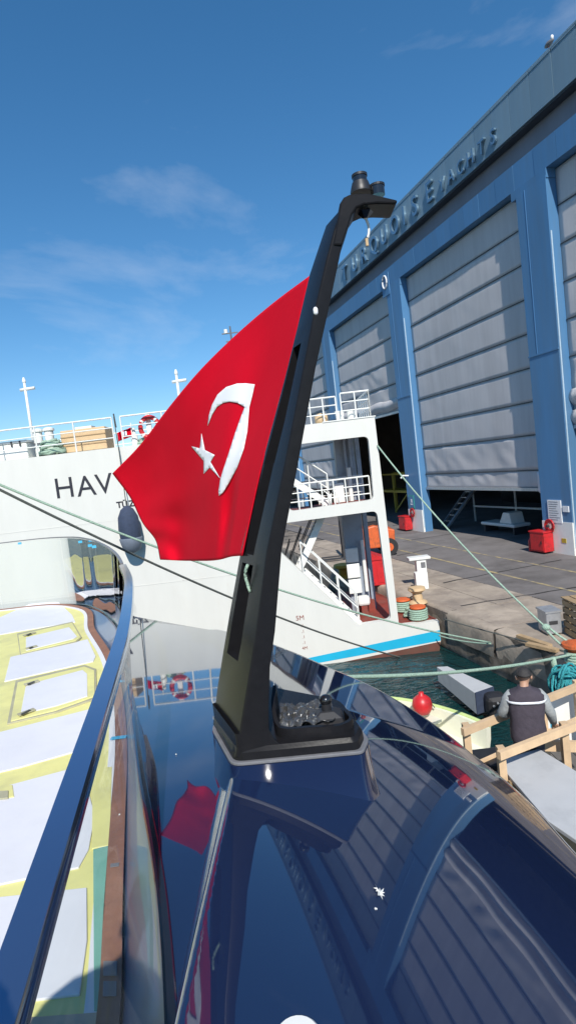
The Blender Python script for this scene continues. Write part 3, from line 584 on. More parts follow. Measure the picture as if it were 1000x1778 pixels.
# ------------------------------------------------------------------ things on the quay
p = onz(735, 1022, QZ + .002); vp_ = thing('service_pedestal', p, 'white quay service pedestal with a T-shaped head', 'pedestal')
MB().cbox(p + Vector((.05, .3, .5)), (.34, .34, 1.0)).build('column', PAINTW, vp_, bevel=.02); MB().cbox(p + Vector((.0, .3, 1.04)), (.75, .45, .09)).build('cap', PAINTW, vp_, bevel=.02)
MB().cbox(p + Vector((-.05, -.02, .3)), (.42, .3, .6)).build('front_box', PAINTW, vp_, bevel=.02); MB().cbox(p + Vector((.1, .122, .8)), (.16, .01, .2)).build('label_plate', GASK, vp_)
p = onz(731, 1052, QZ); bp_ = thing('quay_bollard', p + Vector((0, .4, 0)), 'rusty yellow bollard on the quay edge behind the pontoon', 'bollard')
MB().lathe(p + Vector((0, .4, 0)), [(.3, 0), (.28, .05), (.17, .1), (.15, .32), (.28, .42), (.26, .5), (.1, .53)], 16).build('post', BEIGE, bp_, smooth=True, autos=.8)
p = onz(597, 1003, QZ + .002); MB().lathe(p, [(.4, 0), (.35, .08), (.2, .12), (.18, .35), (.4, .45), (.36, .55)], 16).build('quay_bollard', YELP, smooth=True, autos=.8, label='yellow quay bollard seen through the ship frame left of the lockers', cat='bollard')
# orange forklift behind the frame
c = onz(648, 968, QZ); fk = thing('forklift', c, 'orange forklift truck parked on the quay behind the ship frame', 'forklift')
def fo(x, y, z): return c + Vector((x, y, z))
MB().add([fo(-1.1, 0, .45), fo(1.1, 0, .4), fo(1.15, 0, 1.2), fo(.2, 0, 1.5), fo(-.9, 0, 1.3), fo(-1.1, 1.3, .45), fo(1.1, 1.3, .4), fo(1.15, 1.3, 1.2), fo(.2, 1.3, 1.5), fo(-.9, 1.3, 1.3)], [(0, 1, 2, 3, 4), (9, 8, 7, 6, 5)] + [(i, (i + 1) % 5, 5 + (i + 1) % 5, 5 + i) for i in range(5)]).build('body', ORNG, fk, bevel=.06)
for xx in (-.75, .8):
    for yy in (-.1, 1.15): w_ = MB().lathe(fo(xx, yy, .42), [(.42, 0), (.42, .25)], 18, (0, 1, 0)).build('wheel', RUB, fk); MB().lathe(fo(xx, yy - .02, .42), [(.2, 0), (.2, .02)], 12, (0, 1, 0)).build('hub', ORNG, w_)
for xx, yy in ((-.6, .1), (-.6, 1.2), (.5, .1), (.5, 1.2)): MB().beam(fo(xx, yy, 1.3), fo(xx + .08, yy, 2.35), .07, .07).build('roof_post', BLKP, fk)
MB().box(fo(-.65, .05, 2.35), fo(.65, 1.25, 2.42)).build('overhead_guard', BLKP, fk)
for yy in (.3, 1.0): MB().beam(fo(-1.3, yy, .1), fo(-1.3, yy, 2.4), .1, .14).build('mast_rail', DARKST, fk); MB().box(fo(-2.4, yy - .06, .06), fo(-1.3, yy + .06, .12)).build('fork', DARKST, fk)
MB().box(fo(-.1, .4, 1.45), fo(.4, .9, 1.62)).build('seat', BLKP, fk)
c = onz(656, 1018, QZ + .002); rb = thing('red_cabinet', c, 'red metal cabinet with a sloped lid on the quay behind the ship frame', 'cabinet')
MB().box(c + Vector((-.5, .1, 0)), c + Vector((.5, .9, .95))).build('body', REDP, rb, bevel=.02)
MB().prism([c + Vector((-.53, .07, .951)), c + Vector((.53, .07, .951)), c + Vector((-.4, .07, 1.35))], (0, .85, 0)).build('lid', REDP, rb)
for i in (-.25, .25): MB().box(c + Vector((i - .2, .08, .1)), c + Vector((i + .2, .098, .85))).build('door', REDP, rb)
# timber crate and grey box at the right
c = onz(1042, 1118, QZ + .002)
ct = thing('wooden_crate', c, 'rough slatted wooden crate on the quay at the right edge', 'crate')
for j in range(5):
    z0 = .03 + j * .17
    MB().box(c + Vector((-.35, 0, z0)), c + Vector((.9, .025, z0 + .13))).build('slat', CRATE, ct); MB().box(c + Vector((-.35, .02, z0)), c + Vector((-.325, .9, z0 + .13))).build('slat', CRATE, ct); MB().box(c + Vector((-.35, .9, z0)), c + Vector((.9, .925, z0 + .13))).build('slat', CRATE, ct)
for j in range(6): MB().box(c + Vector((-.37 + j * .21, -.02, .88)), c + Vector((-.19 + j * .21, .94, .91))).build('top_board', CRATE, ct)
for xx in (-.32, .4): MB().box(c + Vector((xx, .03, 0)), c + Vector((xx + .07, .1, .879))).build('corner_post', CRATE, ct)
c = onz(966, 1106, QZ + .002); gb = thing('grey_tool_box', c, 'grey metal box beside the wooden crate on the quay', 'box')
MB().box(c + Vector((-.16, .1, .04)), c + Vector((.2, .6, .55))).build('body', GALV, gb, bevel=.02); MB().box(c + Vector((-.18, .08, .551)), c + Vector((.22, .62, .6))).build('lid', GALV, gb); MB().box(c + Vector((-.1, .08, .28)), c + Vector((.1, .099, .36))).build('handle_plate', DARKST, gb)
for xx in (-.12, .12): MB().box(c + Vector((xx, .15, 0)), c + Vector((xx + .05, .55, .039))).build('skid', CRATE, gb)
# orange quay bollard with rope ends, edge of frame
c = onz(1001, 1158, QZ + .002); ob = thing('rusty_bollard', c, 'rusty orange bollard holding mooring ropes at the right quay edge', 'bollard')
MB().lathe(c, [(.26, 0), (.24, .06), (.15, .1), (.14, .35), (.26, .44), (.25, .5), (.1, .54)], 18).build('post', ORNG, ob, smooth=True, autos=.8)
for i in range(4): MB().tube([c + Vector((.19 * math.cos(a), .19 * math.sin(a), .13 + i * .06)) for a in [k * math.pi / 8 for k in range(17)]], .035, 6, False).build('rope_turn', ROPEG, ob, smooth=True)
BOL = c + Vector((0, 0, .28))
# loose timber on the quay edge
for (a, e), lab in [(((915, 1118), (968, 1130)), 'weathered plank lying on the quay near the rusty bollard'), (((900, 1104), (955, 1122)), 'thin dark batten lying on the quay edge')]:
    MB().beam(onz(*a, QZ + .05), onz(*e, QZ + .05), .14, .07).build('plank', CRATE, label=lab, cat='plank')

# ------------------------------------------------------------------ mooring ropes
def rope(p, q_, s_, r, mt, lab): return MB().tube(sag(p, q_, s_, 40), r, 8).build('mooring_rope', mt, smooth=True, label=lab, cat='rope')
pD = ony(655, 773, SY - .03); kn = onz(948, 1090, QZ + .75)
rope(pD, kn, .22, .021, ROPEG, 'green rope from the ship frame down across the quay'); MB().lathe(kn - Vector((0, 0, .06)), [(.03, 0), (.09, .04), (.09, .1), (.03, .14)], 8).build('rope_knot', ROPEG, smooth=True, label='knot in the green rope above the quay edge', cat='knot')
for dx in (-.04, .05): rope(kn + Vector((dx, 0, 0)), BOL + Vector((dx * 2, 0, .05 + dx)), .03, .024, ROPEG, 'double rope end from knot to rusty bollard, %s strand' % ('left' if dx < 0 else 'right'))
rope(ony(-60, 816, 9.0), onz(852, 1116, QZ - .05), .35, .02, ROPEG, 'thin green rope across the white hull to the quay edge')
rope(onz(852, 1118, QZ - .05), onz(762, 1104, .9), .05, .02, ROPEG, 'short second strand of green rope at the quay edge')
rope(ony(-60, 820, 8.6), ony(700, 1143, SY - .02), .3, .022, ROPED, 'dark mooring rope slanting low across the white hull')
pC = ony(575, 1176, 7.2); rope(pC, BOL, .12, .028, ROPEG, 'pale green rope from behind the navy hull to the rusty bollard')
mC = pC.lerp(BOL, .86); MB().tube([mC + Vector((0, 0, -.03)), mC + Vector((.01, 0, -.2)), mC + Vector((.04, 0, -.36))], [.05, .06, .03], 8).build('rope_tail', ROPEG, smooth=True, label='short frayed tail hanging from the pale green rope', cat='rope')
rope(onz(770, 1075, QZ + .03), onz(985, 1132, QZ + .05), .02, .016, ROPED, 'thin black cable lying along the quay edge')

# ------------------------------------------------------------------ boats and raft below on the right
# long tapered grey float
fl = thing('grey_float', onz(800, 1190, 0), 'long tapered grey metal float lying in the water', 'float')
a0, a1, b0_, b1 = onz(758, 1158, .62), onz(777, 1157, .62), onz(824, 1203, .62), onz(856, 1192, .62)
dn = Vector((0, 0, -.5)); MB().add([a0, a1, b1, b0_, a0 + dn * .75, a1 + dn * .75, b1 + dn, b0_ + dn], [(0, 1, 2, 3), (7, 6, 5, 4), (0, 3, 7, 4), (1, 5, 6, 2), (0, 4, 5, 1), (3, 2, 6, 7)]).build('float_body', GREYD, fl, bevel=.015)
dd = (b0_ - a0).normalized() * .03; MB().add([b0_ + dd * .1, b1 + dd * .1, b1 + dn * .98 + dd * .1, b0_ + dn * .98 + dd * .1, b0_ + dd, b1 + dd, b1 + dn * .98 + dd, b0_ + dn * .98 + dd], [(0, 1, 2, 3), (7, 6, 5, 4), (0, 4, 5, 1), (1, 5, 6, 2), (2, 6, 7, 3), (3, 7, 4, 0)]).build('end_plate', FENDM, fl)
ec = (b0_ + b1) / 2 + dd * 4 + Vector((.15, 0, -.3))
MB().cbox(ec, (.45, .4, .5)).build('engine_cowl', BLKP, fl, bevel=.12); MB().beam(ec + Vector((0, 0, -.2)), ec + Vector((.05, -.05, -.75)), .16, .22).build('engine_leg', BLKP, fl)
for i in range(4): MB().lathe(ec + Vector((-.1 + i * .09, -.21, .05 + .06 * (i % 2))), [(.025, 0), (.025, .03)], 8, (0, -1, 0)).build('fitting', GALV, fl)
# white dinghy
dg_ = thing('white_dinghy', Vector((2.5, 10.6, 0)), 'pale yellow white dinghy bow beside the navy hull', 'dinghy')
A_ = onz(688, 1203, .85); B_ = onz(845, 1272, .8); dr = (B_ - A_); Lg = dr.length * .95; dr.normalize(); sdv = Vector((-dr.y, dr.x, 0))
rings = []; gun = [[], []]
for i in range(13):
    u = i / 12; wd = .78 * (1 - (1 - u) ** 2.4) + .02; zt = .92 - .14 * u; c = A_ + dr * (u * Lg) - sdv * .55; c.z = 0
    ring_ = [c + sdv * (wd * k1) + Vector((0, 0, k2 * zt)) for k1, k2 in [(1, 1), (.97, .7), (.85, .3), (.4, .05), (-.4, .05), (-.85, .3), (-.97, .7), (-1, 1), (-.86, 1), (-.8, .5), (.8, .5), (.86, 1)]]
    rings.append(ring_); gun[0].append(c + sdv * wd + Vector((0, 0, zt))); gun[1].append(c - sdv * wd + Vector((0, 0, zt)))
MB().loft(rings).build('hull', DINGY, dg_, smooth=True, autos=.7)
for g in gun: MB().tube(g, .04, 8).build('gunwale', mat('gunwale_green', (.5, .62, .25), .5), dg_, smooth=True)
c = A_ + dr * (Lg * .55) - sdv * .55; MB().cbox(Vector((c.x, c.y, .72)), (.9, .28, .05), Matrix.Rotation(math.atan2(sdv.y, sdv.x), 3, 'Z')).build('thwart', DINGY, dg_)
rf = thing('red_buoy', onz(733, 1245, .5), 'round red fender buoy on the white dinghy bow', 'buoy'); c = onz(733, 1225, 1.0)
MB().lathe(c - Vector((0, 0, .2)), [(.03, 0), (.14, .05), (.19, .14), (.2, .22), (.17, .33), (.09, .4), (.05, .42), (.05, .47)], 18).build('ball', REDP, rf, smooth=True); MB().tube([c + Vector((0, 0, .26)), c + Vector((.12, .05, .1)), c + Vector((.25, .05, -.1))], .012, 6).build('lanyard', ROPED, rf)
# work raft with timber rails
RZ = 1.25
rf_ = thing('work_raft', Vector((3.6, 6.8, 0)), 'grey decked work raft with bare pine guard rails below the hull', 'raft')
MB().box((1.7, 5.4, .15), (6.2, 8.5, RZ - .05)).build('raft_hull', BLKP, rf_, bevel=.05)
for i in range(15): MB().box((1.7 + i * .3, 5.4, RZ - .049), (1.99 + i * .3, 8.5, RZ)).build('deck_plank', mat('raft_deck', (.12, .11, .1), .8, 0, .3, 4, rnd=.2), rf_)
RH = 2.25
r1a, r1b, r2a, r2b = onz(803, 1272, RH), onz(1010, 1190, RH), onz(866, 1313, RH), onz(1012, 1256, RH)
MB().beam(r1a, r1b, .06, .1).build('top_rail', TIMB, rf_); MB().beam(r2a, r2b, .06, .1).build('top_rail', TIMB, rf_)
MB().beam(r1a - Vector((-.1, 0, .5)), r1b - Vector((0, 0, .5)), .05, .1).build('lower_rail', TIMB, rf_)
for f_, a_, c_ in [(.04, r1a, r1b), (.66, r1a, r1b), (.98, r1a, r1b), (.05, r2a, r2b), (.8, r2a, r2b)]:
    p = a_.lerp(c_, f_); MB().box((p.x - .045, p.y + .05, RZ), (p.x + .045, p.y + .13, RH + .05)).build('rail_post', TIMB, rf_)
MB().beam(r2a.lerp(r2b, .55) + Vector((0, .4, -.3)), r2b + Vector((.2, .2, -.45)), .06, .14).build('cross_brace', TIMB, rf_)
for k in range(4): MB().beam(Vector((3.3 + k * .28, 6.6 - k * .1, 1.62)), Vector((4.6 + k * .2, 7.1 - k * .12, 1.62)), .2, .03).build('loose_board', TIMB if k % 2 else GREYD, rf_)
# black bench and grey table panel on the raft
bn = thing('black_bench', Vector((2.45, 7.6, RZ)), 'low black bench on the raft left of the worker', 'bench')
MB().box((1.95, 7.25, RZ + .42), (2.6, 7.75, RZ + .52)).build('seat', BLKP, bn, bevel=.05)
for xx in (2.0, 2.5):
    for yy in (7.3, 7.66): MB().box((xx, yy, RZ), (xx + .05, yy + .05, RZ + .419)).build('leg', GASK, bn)
gp = thing('grey_panel_table', Vector((2.9, 6.0, RZ)), 'large light grey panel lying on trestles at the raft edge', 'panel')
pz = 1.95; cs = [onz(862, 1322, pz), onz(935, 1300, pz), onz(1060, 1375, pz), onz(1060, 1500, pz), onz(950, 1425, pz)]
MB().prism(cs, (0, 0, -.05)).build('panel_top', GREYD, gp, bevel=.008)
cc = sum(cs, Vector()) / 5
for f_ in (.5, -.1): p = cc.lerp(cs[0], f_); MB().box((p.x - .2, p.y - .03, RZ), (p.x + .2, p.y + .03, pz - .051)).build('trestle', CRATE, gp)
wp = thing('white_hull_panel', onz(975, 1262, RZ), 'white panel with a blue stripe standing behind the worker', 'panel')
c = onz(972, 1252, 1.75); MB().cbox(c + Vector((.12, .25, -.1)), (.85, .05, .8), Matrix.Rotation(.25, 3, 'Z')).build('board', PAINTW, wp); MB().cbox(c + Vector((-.05, .18, -.02)), (.05, .01, .5), Matrix.Rotation(.25, 3, 'Z')).build('blue_mark', CYAN, wp)
# teal net bag hanging over the quay edge
nb = thing('teal_net', onz(985, 1200, 1.0), 'bundle of teal net hanging at the quay edge', 'net'); c = onz(982, 1198, 1.3); random.seed(12)
MB().lathe(c + Vector((.08, .1, -.42)), [(.05, 0), (.16, .12), (.2, .35), (.17, .6), (.08, .8), (.03, .86)], 14).build('net_core', TEAL, nb, smooth=True)
for k in range(30):
    ph = random.uniform(0, 6.3); rr = random.uniform(.13, .24); ox, oy, oz = random.uniform(-.05, .2), random.uniform(-.06, .12), random.uniform(-.1, .12)
    pts = [c + Vector((ox + rr * math.cos(a + ph), oy + .1 * math.sin(a * 2 + ph), oz + rr * 1.6 * math.sin(a + ph))) for a in [i * math.pi / 9 for i in range(19)]]
    MB().tube(pts, random.uniform(.014, .026), 5, False).build('net_fold', TEAL, nb, smooth=True)
# ------------------------------------------------------------------ people
def person(name, base, yaw, h, pose, lab, top, arm, leg, vest=None, stripe=None):
    """pose: dict of joint positions in body space (x right, y forward, z up, metres for h=1.75)"""
    k = h / 1.75; base = Vector(base); R = Matrix.Rotation(yaw, 3, 'Z')
    def T(v): return base + R @ (Vector(v) * k)
    root = thing(name, base, lab, 'person')
    J = pose; V = []; E_ = []; rr = []
    def vert(p, r): V.append(T(p) - base); rr.append(r * k); return len(V) - 1
    def chain(st, pts):
        for p, r in pts: i = vert(p, r); E_.append((st, i)); st = i
        return st
    pel = vert((0, 0, .95), .14)
    sp = chain(pel, [((0, .01, 1.12), .135), ((0, .0, 1.3), .15), ((0, -.01, 1.42), .13)])
    nk = chain(sp, [((0, .0, 1.5), .062), (J['neck'], .058)])
    hd = Vector(J['head']); chain(nk, [(tuple(hd + Vector((0, .0, -.06))), .075), (tuple(hd + Vector((0, .005, .02))), .098), (tuple(hd + Vector((0, -.005, .09))), .085)])
    for s in ('L', 'R'):
        sx = -1 if s == 'L' else 1
        sh_ = chain(sp, [((sx * .165, 0, 1.40), .055)]); e = chain(sh_, [(J['elbow' + s], .047)]); wv = chain(e, [(J['wrist' + s], .031)])
        wp_, ep = Vector(J['wrist' + s]), Vector(J['elbow' + s]); d = (wp_ - ep).normalized(); lat = Vector((0, 0, 1)).cross(d); lat = lat.normalized() if lat.length > .2 else Vector((1, 0, 0)); dn_ = d.cross(lat).normalized()
        if dn_.z > 0: dn_ = -dn_
        pm = chain(wv, [(tuple(wp_ + d * .06), .034)])
        for fi, (lo, ln) in enumerate([(-.033, .075), (-.011, .085), (.011, .08), (.033, .062)]):
            kb = wp_ + d * .1 + lat * lo; chain(pm, [(tuple(kb), .0105), (tuple(kb + d * ln * .5 + dn_ * .012), .0095), (tuple(kb + d * ln * .8 + dn_ * .045), .008)])
        tb = wp_ + d * .035 + lat * (-.045 * sx); chain(pm, [(tuple(tb), .012), (tuple(tb + d * .04 + lat * (-.02 * sx) + dn_ * .02), .0095)])
        hip = chain(pel, [((sx * .09, 0, .9), .095)]); kn_ = chain(hip, [(J.get('knee' + s, (sx * .1, .03, .5)), .058)]); an = chain(kn_, [(J.get('ankle' + s, (sx * .11, -.02, .09)), .042)]); chain(an, [((sx * .12, .1, .04), .038), ((sx * .13, .18, .03), .028)])
    me = bpy.data.meshes.new('body'); me.from_pydata(V, E_, []); o = bpy.data.objects.new('body', me); col.objects.link(o); o.parent = root; ROOT[o.name] = ROOT[root.name]
    md = o.modifiers.new('skin', 'SKIN'); md.use_smooth_shade = True
    for i, sv in enumerate(me.skin_vertices[0].data): sv.radius = (rr[i], rr[i]); sv.use_root = (i == pel)
    sb = o.modifiers.new('sub', 'SUBSURF'); sb.levels = 1; sb.render_levels = 1; me.materials.append(SKIN)
    dg = bpy.context.evaluated_depsgraph_get(); m2 = bpy.data.meshes.new_from_object(o.evaluated_get(dg)); o.modifiers.clear(); o.data = m2
    if not m2.materials: m2.materials.append(SKIN)
    # clothing: garments drawn as lofted ellipse rings round the body
    def se(v): return math.copysign(abs(v) ** .72, v)
    def ell(z, rx, ry, cy=0, cx=0, n=28, wob=0): return [T((cx + 1.05 * rx * se(math.cos(2 * math.pi * i / n)) * (1 + wob * math.sin(i * 2.7 + z * 31)), cy + ry * se(math.sin(2 * math.pi * i / n)) * (1 + wob * math.cos(i * 1.9 + z * 23)), z)) for i in range(n)]
    prof = [(.80, .2, .155), (.83, .215, .165), (.95, .21, .165), (1.08, .2, .155), (1.22, .215, .16), (1.34, .225, .15), (1.42, .222, .13), (1.465, .18, .11), (1.505, .085, .085), (1.53, .078, .08)]
    MB().loft([ell(z, a, b, 0, 0, 28, .02) for z, a, b in prof]).build('vest' if vest else 'jacket', vest or top, root, smooth=True)
    if stripe: MB().loft([ell(z, a + .008, b + .008, 0, 0, 28, .02) for z, a, b in [(1.345, .231, .161), (1.375, .231, .156)]], False).build('reflective_stripe', stripe, root, smooth=True, solid=.004)
    for s in ('L', 'R'):
        sx = -1 if s == 'L' else 1; e, wv = Vector(J['elbow' + s]), Vector(J['wrist' + s]); s0 = Vector((sx * .17, 0, 1.4))
        MB().tube([T(p) for p in (s0 - Vector((sx * .03, 0, -.02)), s0 + (e - s0) * .25, s0 + (e - s0) * .7, e, e + (wv - e) * .12, e + (wv - e) * .6, e + (wv - e) * .93)], [x * k for x in (.09, .095, .072, .066, .066, .057, .047)], 14).build('sleeve', arm, root, smooth=True)
        hp, kn_, an = Vector((sx * .09, 0, .93)), Vector(J.get('knee' + s, (sx * .1, .03, .5))), Vector(J.get('ankle' + s, (sx * .11, -.02, .09)))
        MB().tube([T(p) for p in (hp, hp + (kn_ - hp) * .4, kn_, kn_ + (an - kn_) * .4, an)], [x * k for x in (.115, .105, .08, .075, .065)], 14).build('trouser_leg', leg, root, smooth=True)
        sp_ = [Vector((sx * .12, -.1, .05)), Vector((sx * .12, -.04, .06)), Vector((sx * .125, .08, .055)), Vector((sx * .13, .18, .045)), Vector((sx * .13, .22, .04))]
        MB().tube([T(p) for p in sp_], [x * k for x in (.035, .05, .052, .045, .028)], 12).build('shoe', BLKP, root, smooth=True)
    hc = hd + Vector((0, 0, .03)); rows = []
    for j in range(8):
        th = j / 7 * 1.5; rows.append([T(hc + Vector((.097 * math.sin(th) * math.cos(a), .108 * math.sin(th) * math.sin(a) - .006 - .02 * (th > 1.2), 0.106 * math.cos(th) + (.035 * max(0, math.sin(a)) if th > 1.2 else 0)))) for a in [2 * math.pi * i / 18 for i in range(18)]])
    MB().loft(rows).build('hair', HAIR, root, smooth=True)
    for sx in (-1, 1): MB().lathe(T(hd + Vector((sx * .092, -.01, -.005))), [(.01, -.012), (.028, -.006), (.03, .006), (.014, .014)], 10, R @ Vector((sx, -.3, 0))).build('ear', SKIN, root, smooth=True)
    MB().tube([T(hd + Vector((0, .1, .03))), T(hd + Vector((0, .125, -.01))), T(hd + Vector((0, .105, -.025)))], [.01 * k, .016 * k, .012 * k], 8).build('nose', SKIN, root, smooth=True)
    for sx in (-1, 1): MB().lathe(T(hd + Vector((sx * .034, .09, .025))), [(.004, -.004), (.013, 0), (.011, .006), (.003, .009)], 10, R @ Vector((0, 1, 0))).build('eye', FLAGW, root, smooth=True)
    MB().tube([T(hd + Vector((sx * .024, .094 - abs(sx) * .006, -.055))) for sx in (-1, 0, 1)], .007 * k, 6).build('mouth', mat('lips', (.32, .12, .1), .5), root, smooth=True)
    return root
WH = ony(905, 1163, 7.3); feet = Vector((WH.x + .02, 7.3, RZ)); Hh = (WH.z - RZ)
person('person', feet, rad(-12), Hh, {'neck': (.0, .02, 1.55), 'head': (.01, .05, 1.63), 'elbowL': (-.3, .06, 1.14), 'wristL': (-.2, .26, 1.02), 'elbowR': (.3, .04, 1.14), 'wristR': (.36, .2, .92)},
       'worker seen from behind in a dark vest with a pale reflective stripe', VEST, SHIRT, TROU, VEST, REFL)

# ------------------------------------------------------------------ navy yacht
yt = thing('navy_yacht', (-2, 3, 0), 'glossy navy blue yacht with glass rail and taped white deck in front', 'yacht')
DKY = 4.4
NS = 401
_f = spl([(.05, -1.6, 0), (-.1, -.3, 0), (-.29, .7, 0), (-.38, 1.15, 0), (-.46, 1.46, 0), (-.7, 2.2, 0), (-.95, 3.0, 0), (-1.25, 3.92, 0), (-1.43, 4.5, 0), (-1.69, 5.3, 0), (-2.13, 6.4, 0), (-2.6, 7.35, 0), (-3.1, 8.06, 0), (-3.6, 8.4, 0), (-4.4, 8.48, 0), (-8.5, 8.5, 0)], NS)
def smax(a, w_=.3): return a * a / (a + w_) if a > 0 else 0
def base(y): return 4.84 - .075 * smax(y - 1.7)
def ztop(x, y):                                        # crowned deck edge: flat inboard, falling away outboard, raised beside the mast
    t = x + .05
    zx = -.28 * t - .185 * t * t if x > -.3 else (.07 - .0116 + .19 * (-.3 - x))
    yy = max(y, .0); zy = -.03 * yy - .0275 * yy * yy if yy < 3.1 else -.357 - .1 * (yy - 3.1) - .04 * math.exp(-(yy - 3.1) * 2.5) * 0
    rgt = 5.05 + zx + zy; lft = base(y); k = .05; h = max(0, k - abs(lft - rgt)) / k; mn = min(lft, rgt) - h * h * k / 4
    sx = max(0, min(1, (x + .37) / .075)); sx = sx * sx * (3 - 2 * sx); sy = max(0, min(1, (y - 1.98) / .5)); sy = 1 - sy * sy * (3 - 2 * sy)
    return mn + (rgt - mn) * sx * sy
foot = [Vector((p.x, p.y, base(p.y))) for p in _f]
RLZ = 5.37
rail = spl([(-.0, -1.6, RLZ), (-.18, -.65, RLZ), (-.305, 0, RLZ), (-.44, .71, RLZ), (-.53, 1.18, RLZ), (-.64, 1.76, RLZ), (-.77, 2.43, RLZ), (-.94, 3.15, RLZ), (-1.155, 3.95, RLZ), (-1.34, 4.5, RLZ), (-1.62, 5.3, RLZ), (-2.09, 6.4, RLZ), (-2.58, 7.35, RLZ), (-3.1, 8.06, RLZ), (-3.6, 8.4, RLZ), (-4.4, 8.46, RLZ), (-8.5, 8.48, RLZ)], 161)
def opx(x, y):
    z = 4.45
    for _ in range(30): p = onz(x, y, z); z = .6 * z + .4 * ztop(p.x, p.y)
    return Vector((p.x, p.y, 0))
OUT = [(.85, -1.6, 0), (.93, -.3, 0), (.95, .6, 0), (.95, 1.2, 0), opx(1000, 1490), opx(880, 1360), opx(760, 1264), opx(655, 1198), opx(560, 1156), opx(490, 1128), opx(420, 1106), opx(340, 1090), opx(245, 1078), (-3.3, 9.25, 0), (-4.4, 9.35, 0), (-8.5, 9.4, 0)]
outc = [Vector((p[0], p[1], ztop(p[0], p[1]))) for p in spl(OUT, NS)]
R_SH = .15
def hullpt(i, v):
    I, O = foot[i], outc[i]; d = O - I; d.z = 0; wdt = d.length; d.normalize()
    if v <= 1:
        x, y = I.x + (O.x - I.x) * v, I.y + (O.y - I.y) * v; return Vector((x, y, ztop(x, y)))
    e0 = hullpt(i, .99); sl_ = math.atan((e0.z - O.z) / (.01 * wdt)); t_ = outc[min(i + 1, NS - 1)] - outc[max(i - 1, 0)]; t_.z = 0; t_.normalize(); nn = Vector((t_.y, -t_.x, 0))
    if nn.dot(d) < 0: nn = -nn
    if v <= 2:
        a = sl_ + (v - 1) * (rad(84) - sl_); return O + nn * R_SH * (math.sin(a) - math.sin(sl_)) + Vector((0, 0, R_SH * (math.cos(a) - math.cos(sl_))))
    a = rad(84); e = O + nn * R_SH * (math.sin(a) - math.sin(sl_)) + Vector((0, 0, R_SH * (math.cos(a) - math.cos(sl_)))); h = v - 2
    return Vector((e.x, e.y, 0)) - nn * (.9 * h ** 1.5 - .12 * h) + Vector((0, 0, e.z * (1 - h) - .6 * h))
vs_list = [j / 150 for j in range(151)] + [1 + j / 12 for j in range(1, 13)] + [2 + j / 10 for j in range(1, 11)]
b = MB(); W = len(vs_list)
b.add([hullpt(i, v) for i in range(NS) for v in vs_list], [(i * W + j, i * W + j + 1, (i + 1) * W + j + 1, (i + 1) * W + j) for i in range(NS - 1) for j in range(W - 1)])
b.build('hull', NAVY, yt, smooth=True)
# teak margin, inner wall, deck
mg = spl([(-.35, -1.6, DKY), (-.45, -.3, DKY), (-.6, .9, DKY)] + [tuple(onz(x, y, DKY)) for x, y in [(190, 1755), (197, 1580), (204, 1440), (211, 1300), (206, 1215), (192, 1150), (160, 1095)]] + [(-2.95, 7.75, DKY), (-3.5, 8.2, DKY), (-4.4, 8.3, DKY), (-8.5, 8.32, DKY)], 131)
def strip(P, o0, o1, z, name, mt, parent, i0=0, i1=130, th=.012):
    a, c = inner(P, o0), inner(P, o1); b = MB(); n = i1 - i0 + 1
    up = [Vector((p.x, p.y, z)) for p in a[i0:i1 + 1]]; vp2 = [Vector((p.x, p.y, z)) for p in c[i0:i1 + 1]]; dn_ = Vector((0, 0, -th))
    b.add(up + vp2 + [p + dn_ for p in up] + [p + dn_ for p in vp2], [(i, i + 1, n + i + 1, n + i) for i in range(n - 1)] + [(i, i + 1, 2 * n + i + 1, 2 * n + i) for i in range(n - 1)] + [(n + i, n + i + 1, 3 * n + i + 1, 3 * n + i) for i in range(n - 1)] + [(0, n, 3 * n, 2 * n), (n - 1, 2 * n - 1, 4 * n - 1, 3 * n - 1)])
    return b.build(name, mt, parent)
for i in range(12, 126, 6): strip(mg, -.035, .035, DKY + .012, 'teak_plank', TEAK, yt, i, min(i + 6, 130) - 0)
strip(mg, .037, .075, DKY + .010, 'white_edge_strip', COVER, yt)
b = MB(); mo = inner(mg, -.037)
b.add([Vector((p.x, p.y, DKY - .02)) for p in mo] + [p + Vector((-.0, 0, -.004)) for p in [inner(foot, .012)[round(i * (NS - 1) / 130)] for i in range(131)]], [(i, i + 1, 131 + i + 1, 131 + i) for i in range(130)]); b.build('inner_wall', mat('coaming_sky_tint', (.1, .15, .25), .3, coat=.4), yt, smooth=True)  # sky reflection of the glass put into the wall's blue-grey colour
b = MB(); P = inner(mg, -.03)
b.add([Vector((p.x, p.y, DKY)) for p in P] + [Vector((-9, p.y if p.y > -1 else -1.7, DKY)) for p in P], [(i, i + 1, 131 + i + 1, 131 + i) for i in range(130)]); deck = b.build('deck', TAPE, yt)
# white cover panels and hatches (outlines measured on the deck plane)
def poly(px, z, th, name, mt, parent): return MB().prism([onz(x, y, z) for x, y in px], (0, 0, -th)).build(name, mt, parent, bevel=.003)
C6 = lambda L_: [(x / 3.333, 900 + y / 3.333) for x, y in L_]
C7 = lambda L_: [(x / 2.857, 1300 + y / 2.857) for x, y in L_]
z1, z2, z3 = DKY + .008, DKY + .012, DKY + .018
poly(C6([(-150, 640), (180, 492), (338, 484), (418, 560), (436, 600), (100, 655), (-150, 700)]), z1, .01, 'cover_panel', COVER, deck)
h = poly(C6([(98, 668), (420, 598), (474, 688), (445, 716), (115, 790)]), z2, .014, 'hatch', TAPEG, deck)
poly(C6([(106, 674), (418, 605), (466, 688), (440, 708), (120, 782)]), z3, .008, 'hatch_border', TAPE, h); poly(C6([(150, 690), (400, 630), (446, 684), (426, 697), (150, 765)]), z3 + .004, .008, 'hatch_cover', COVER, h)
poly(C6([(60, 803), (508, 700), (553, 798), (540, 828), (25, 945)]), z1, .01, 'cover_panel', COVER, deck)
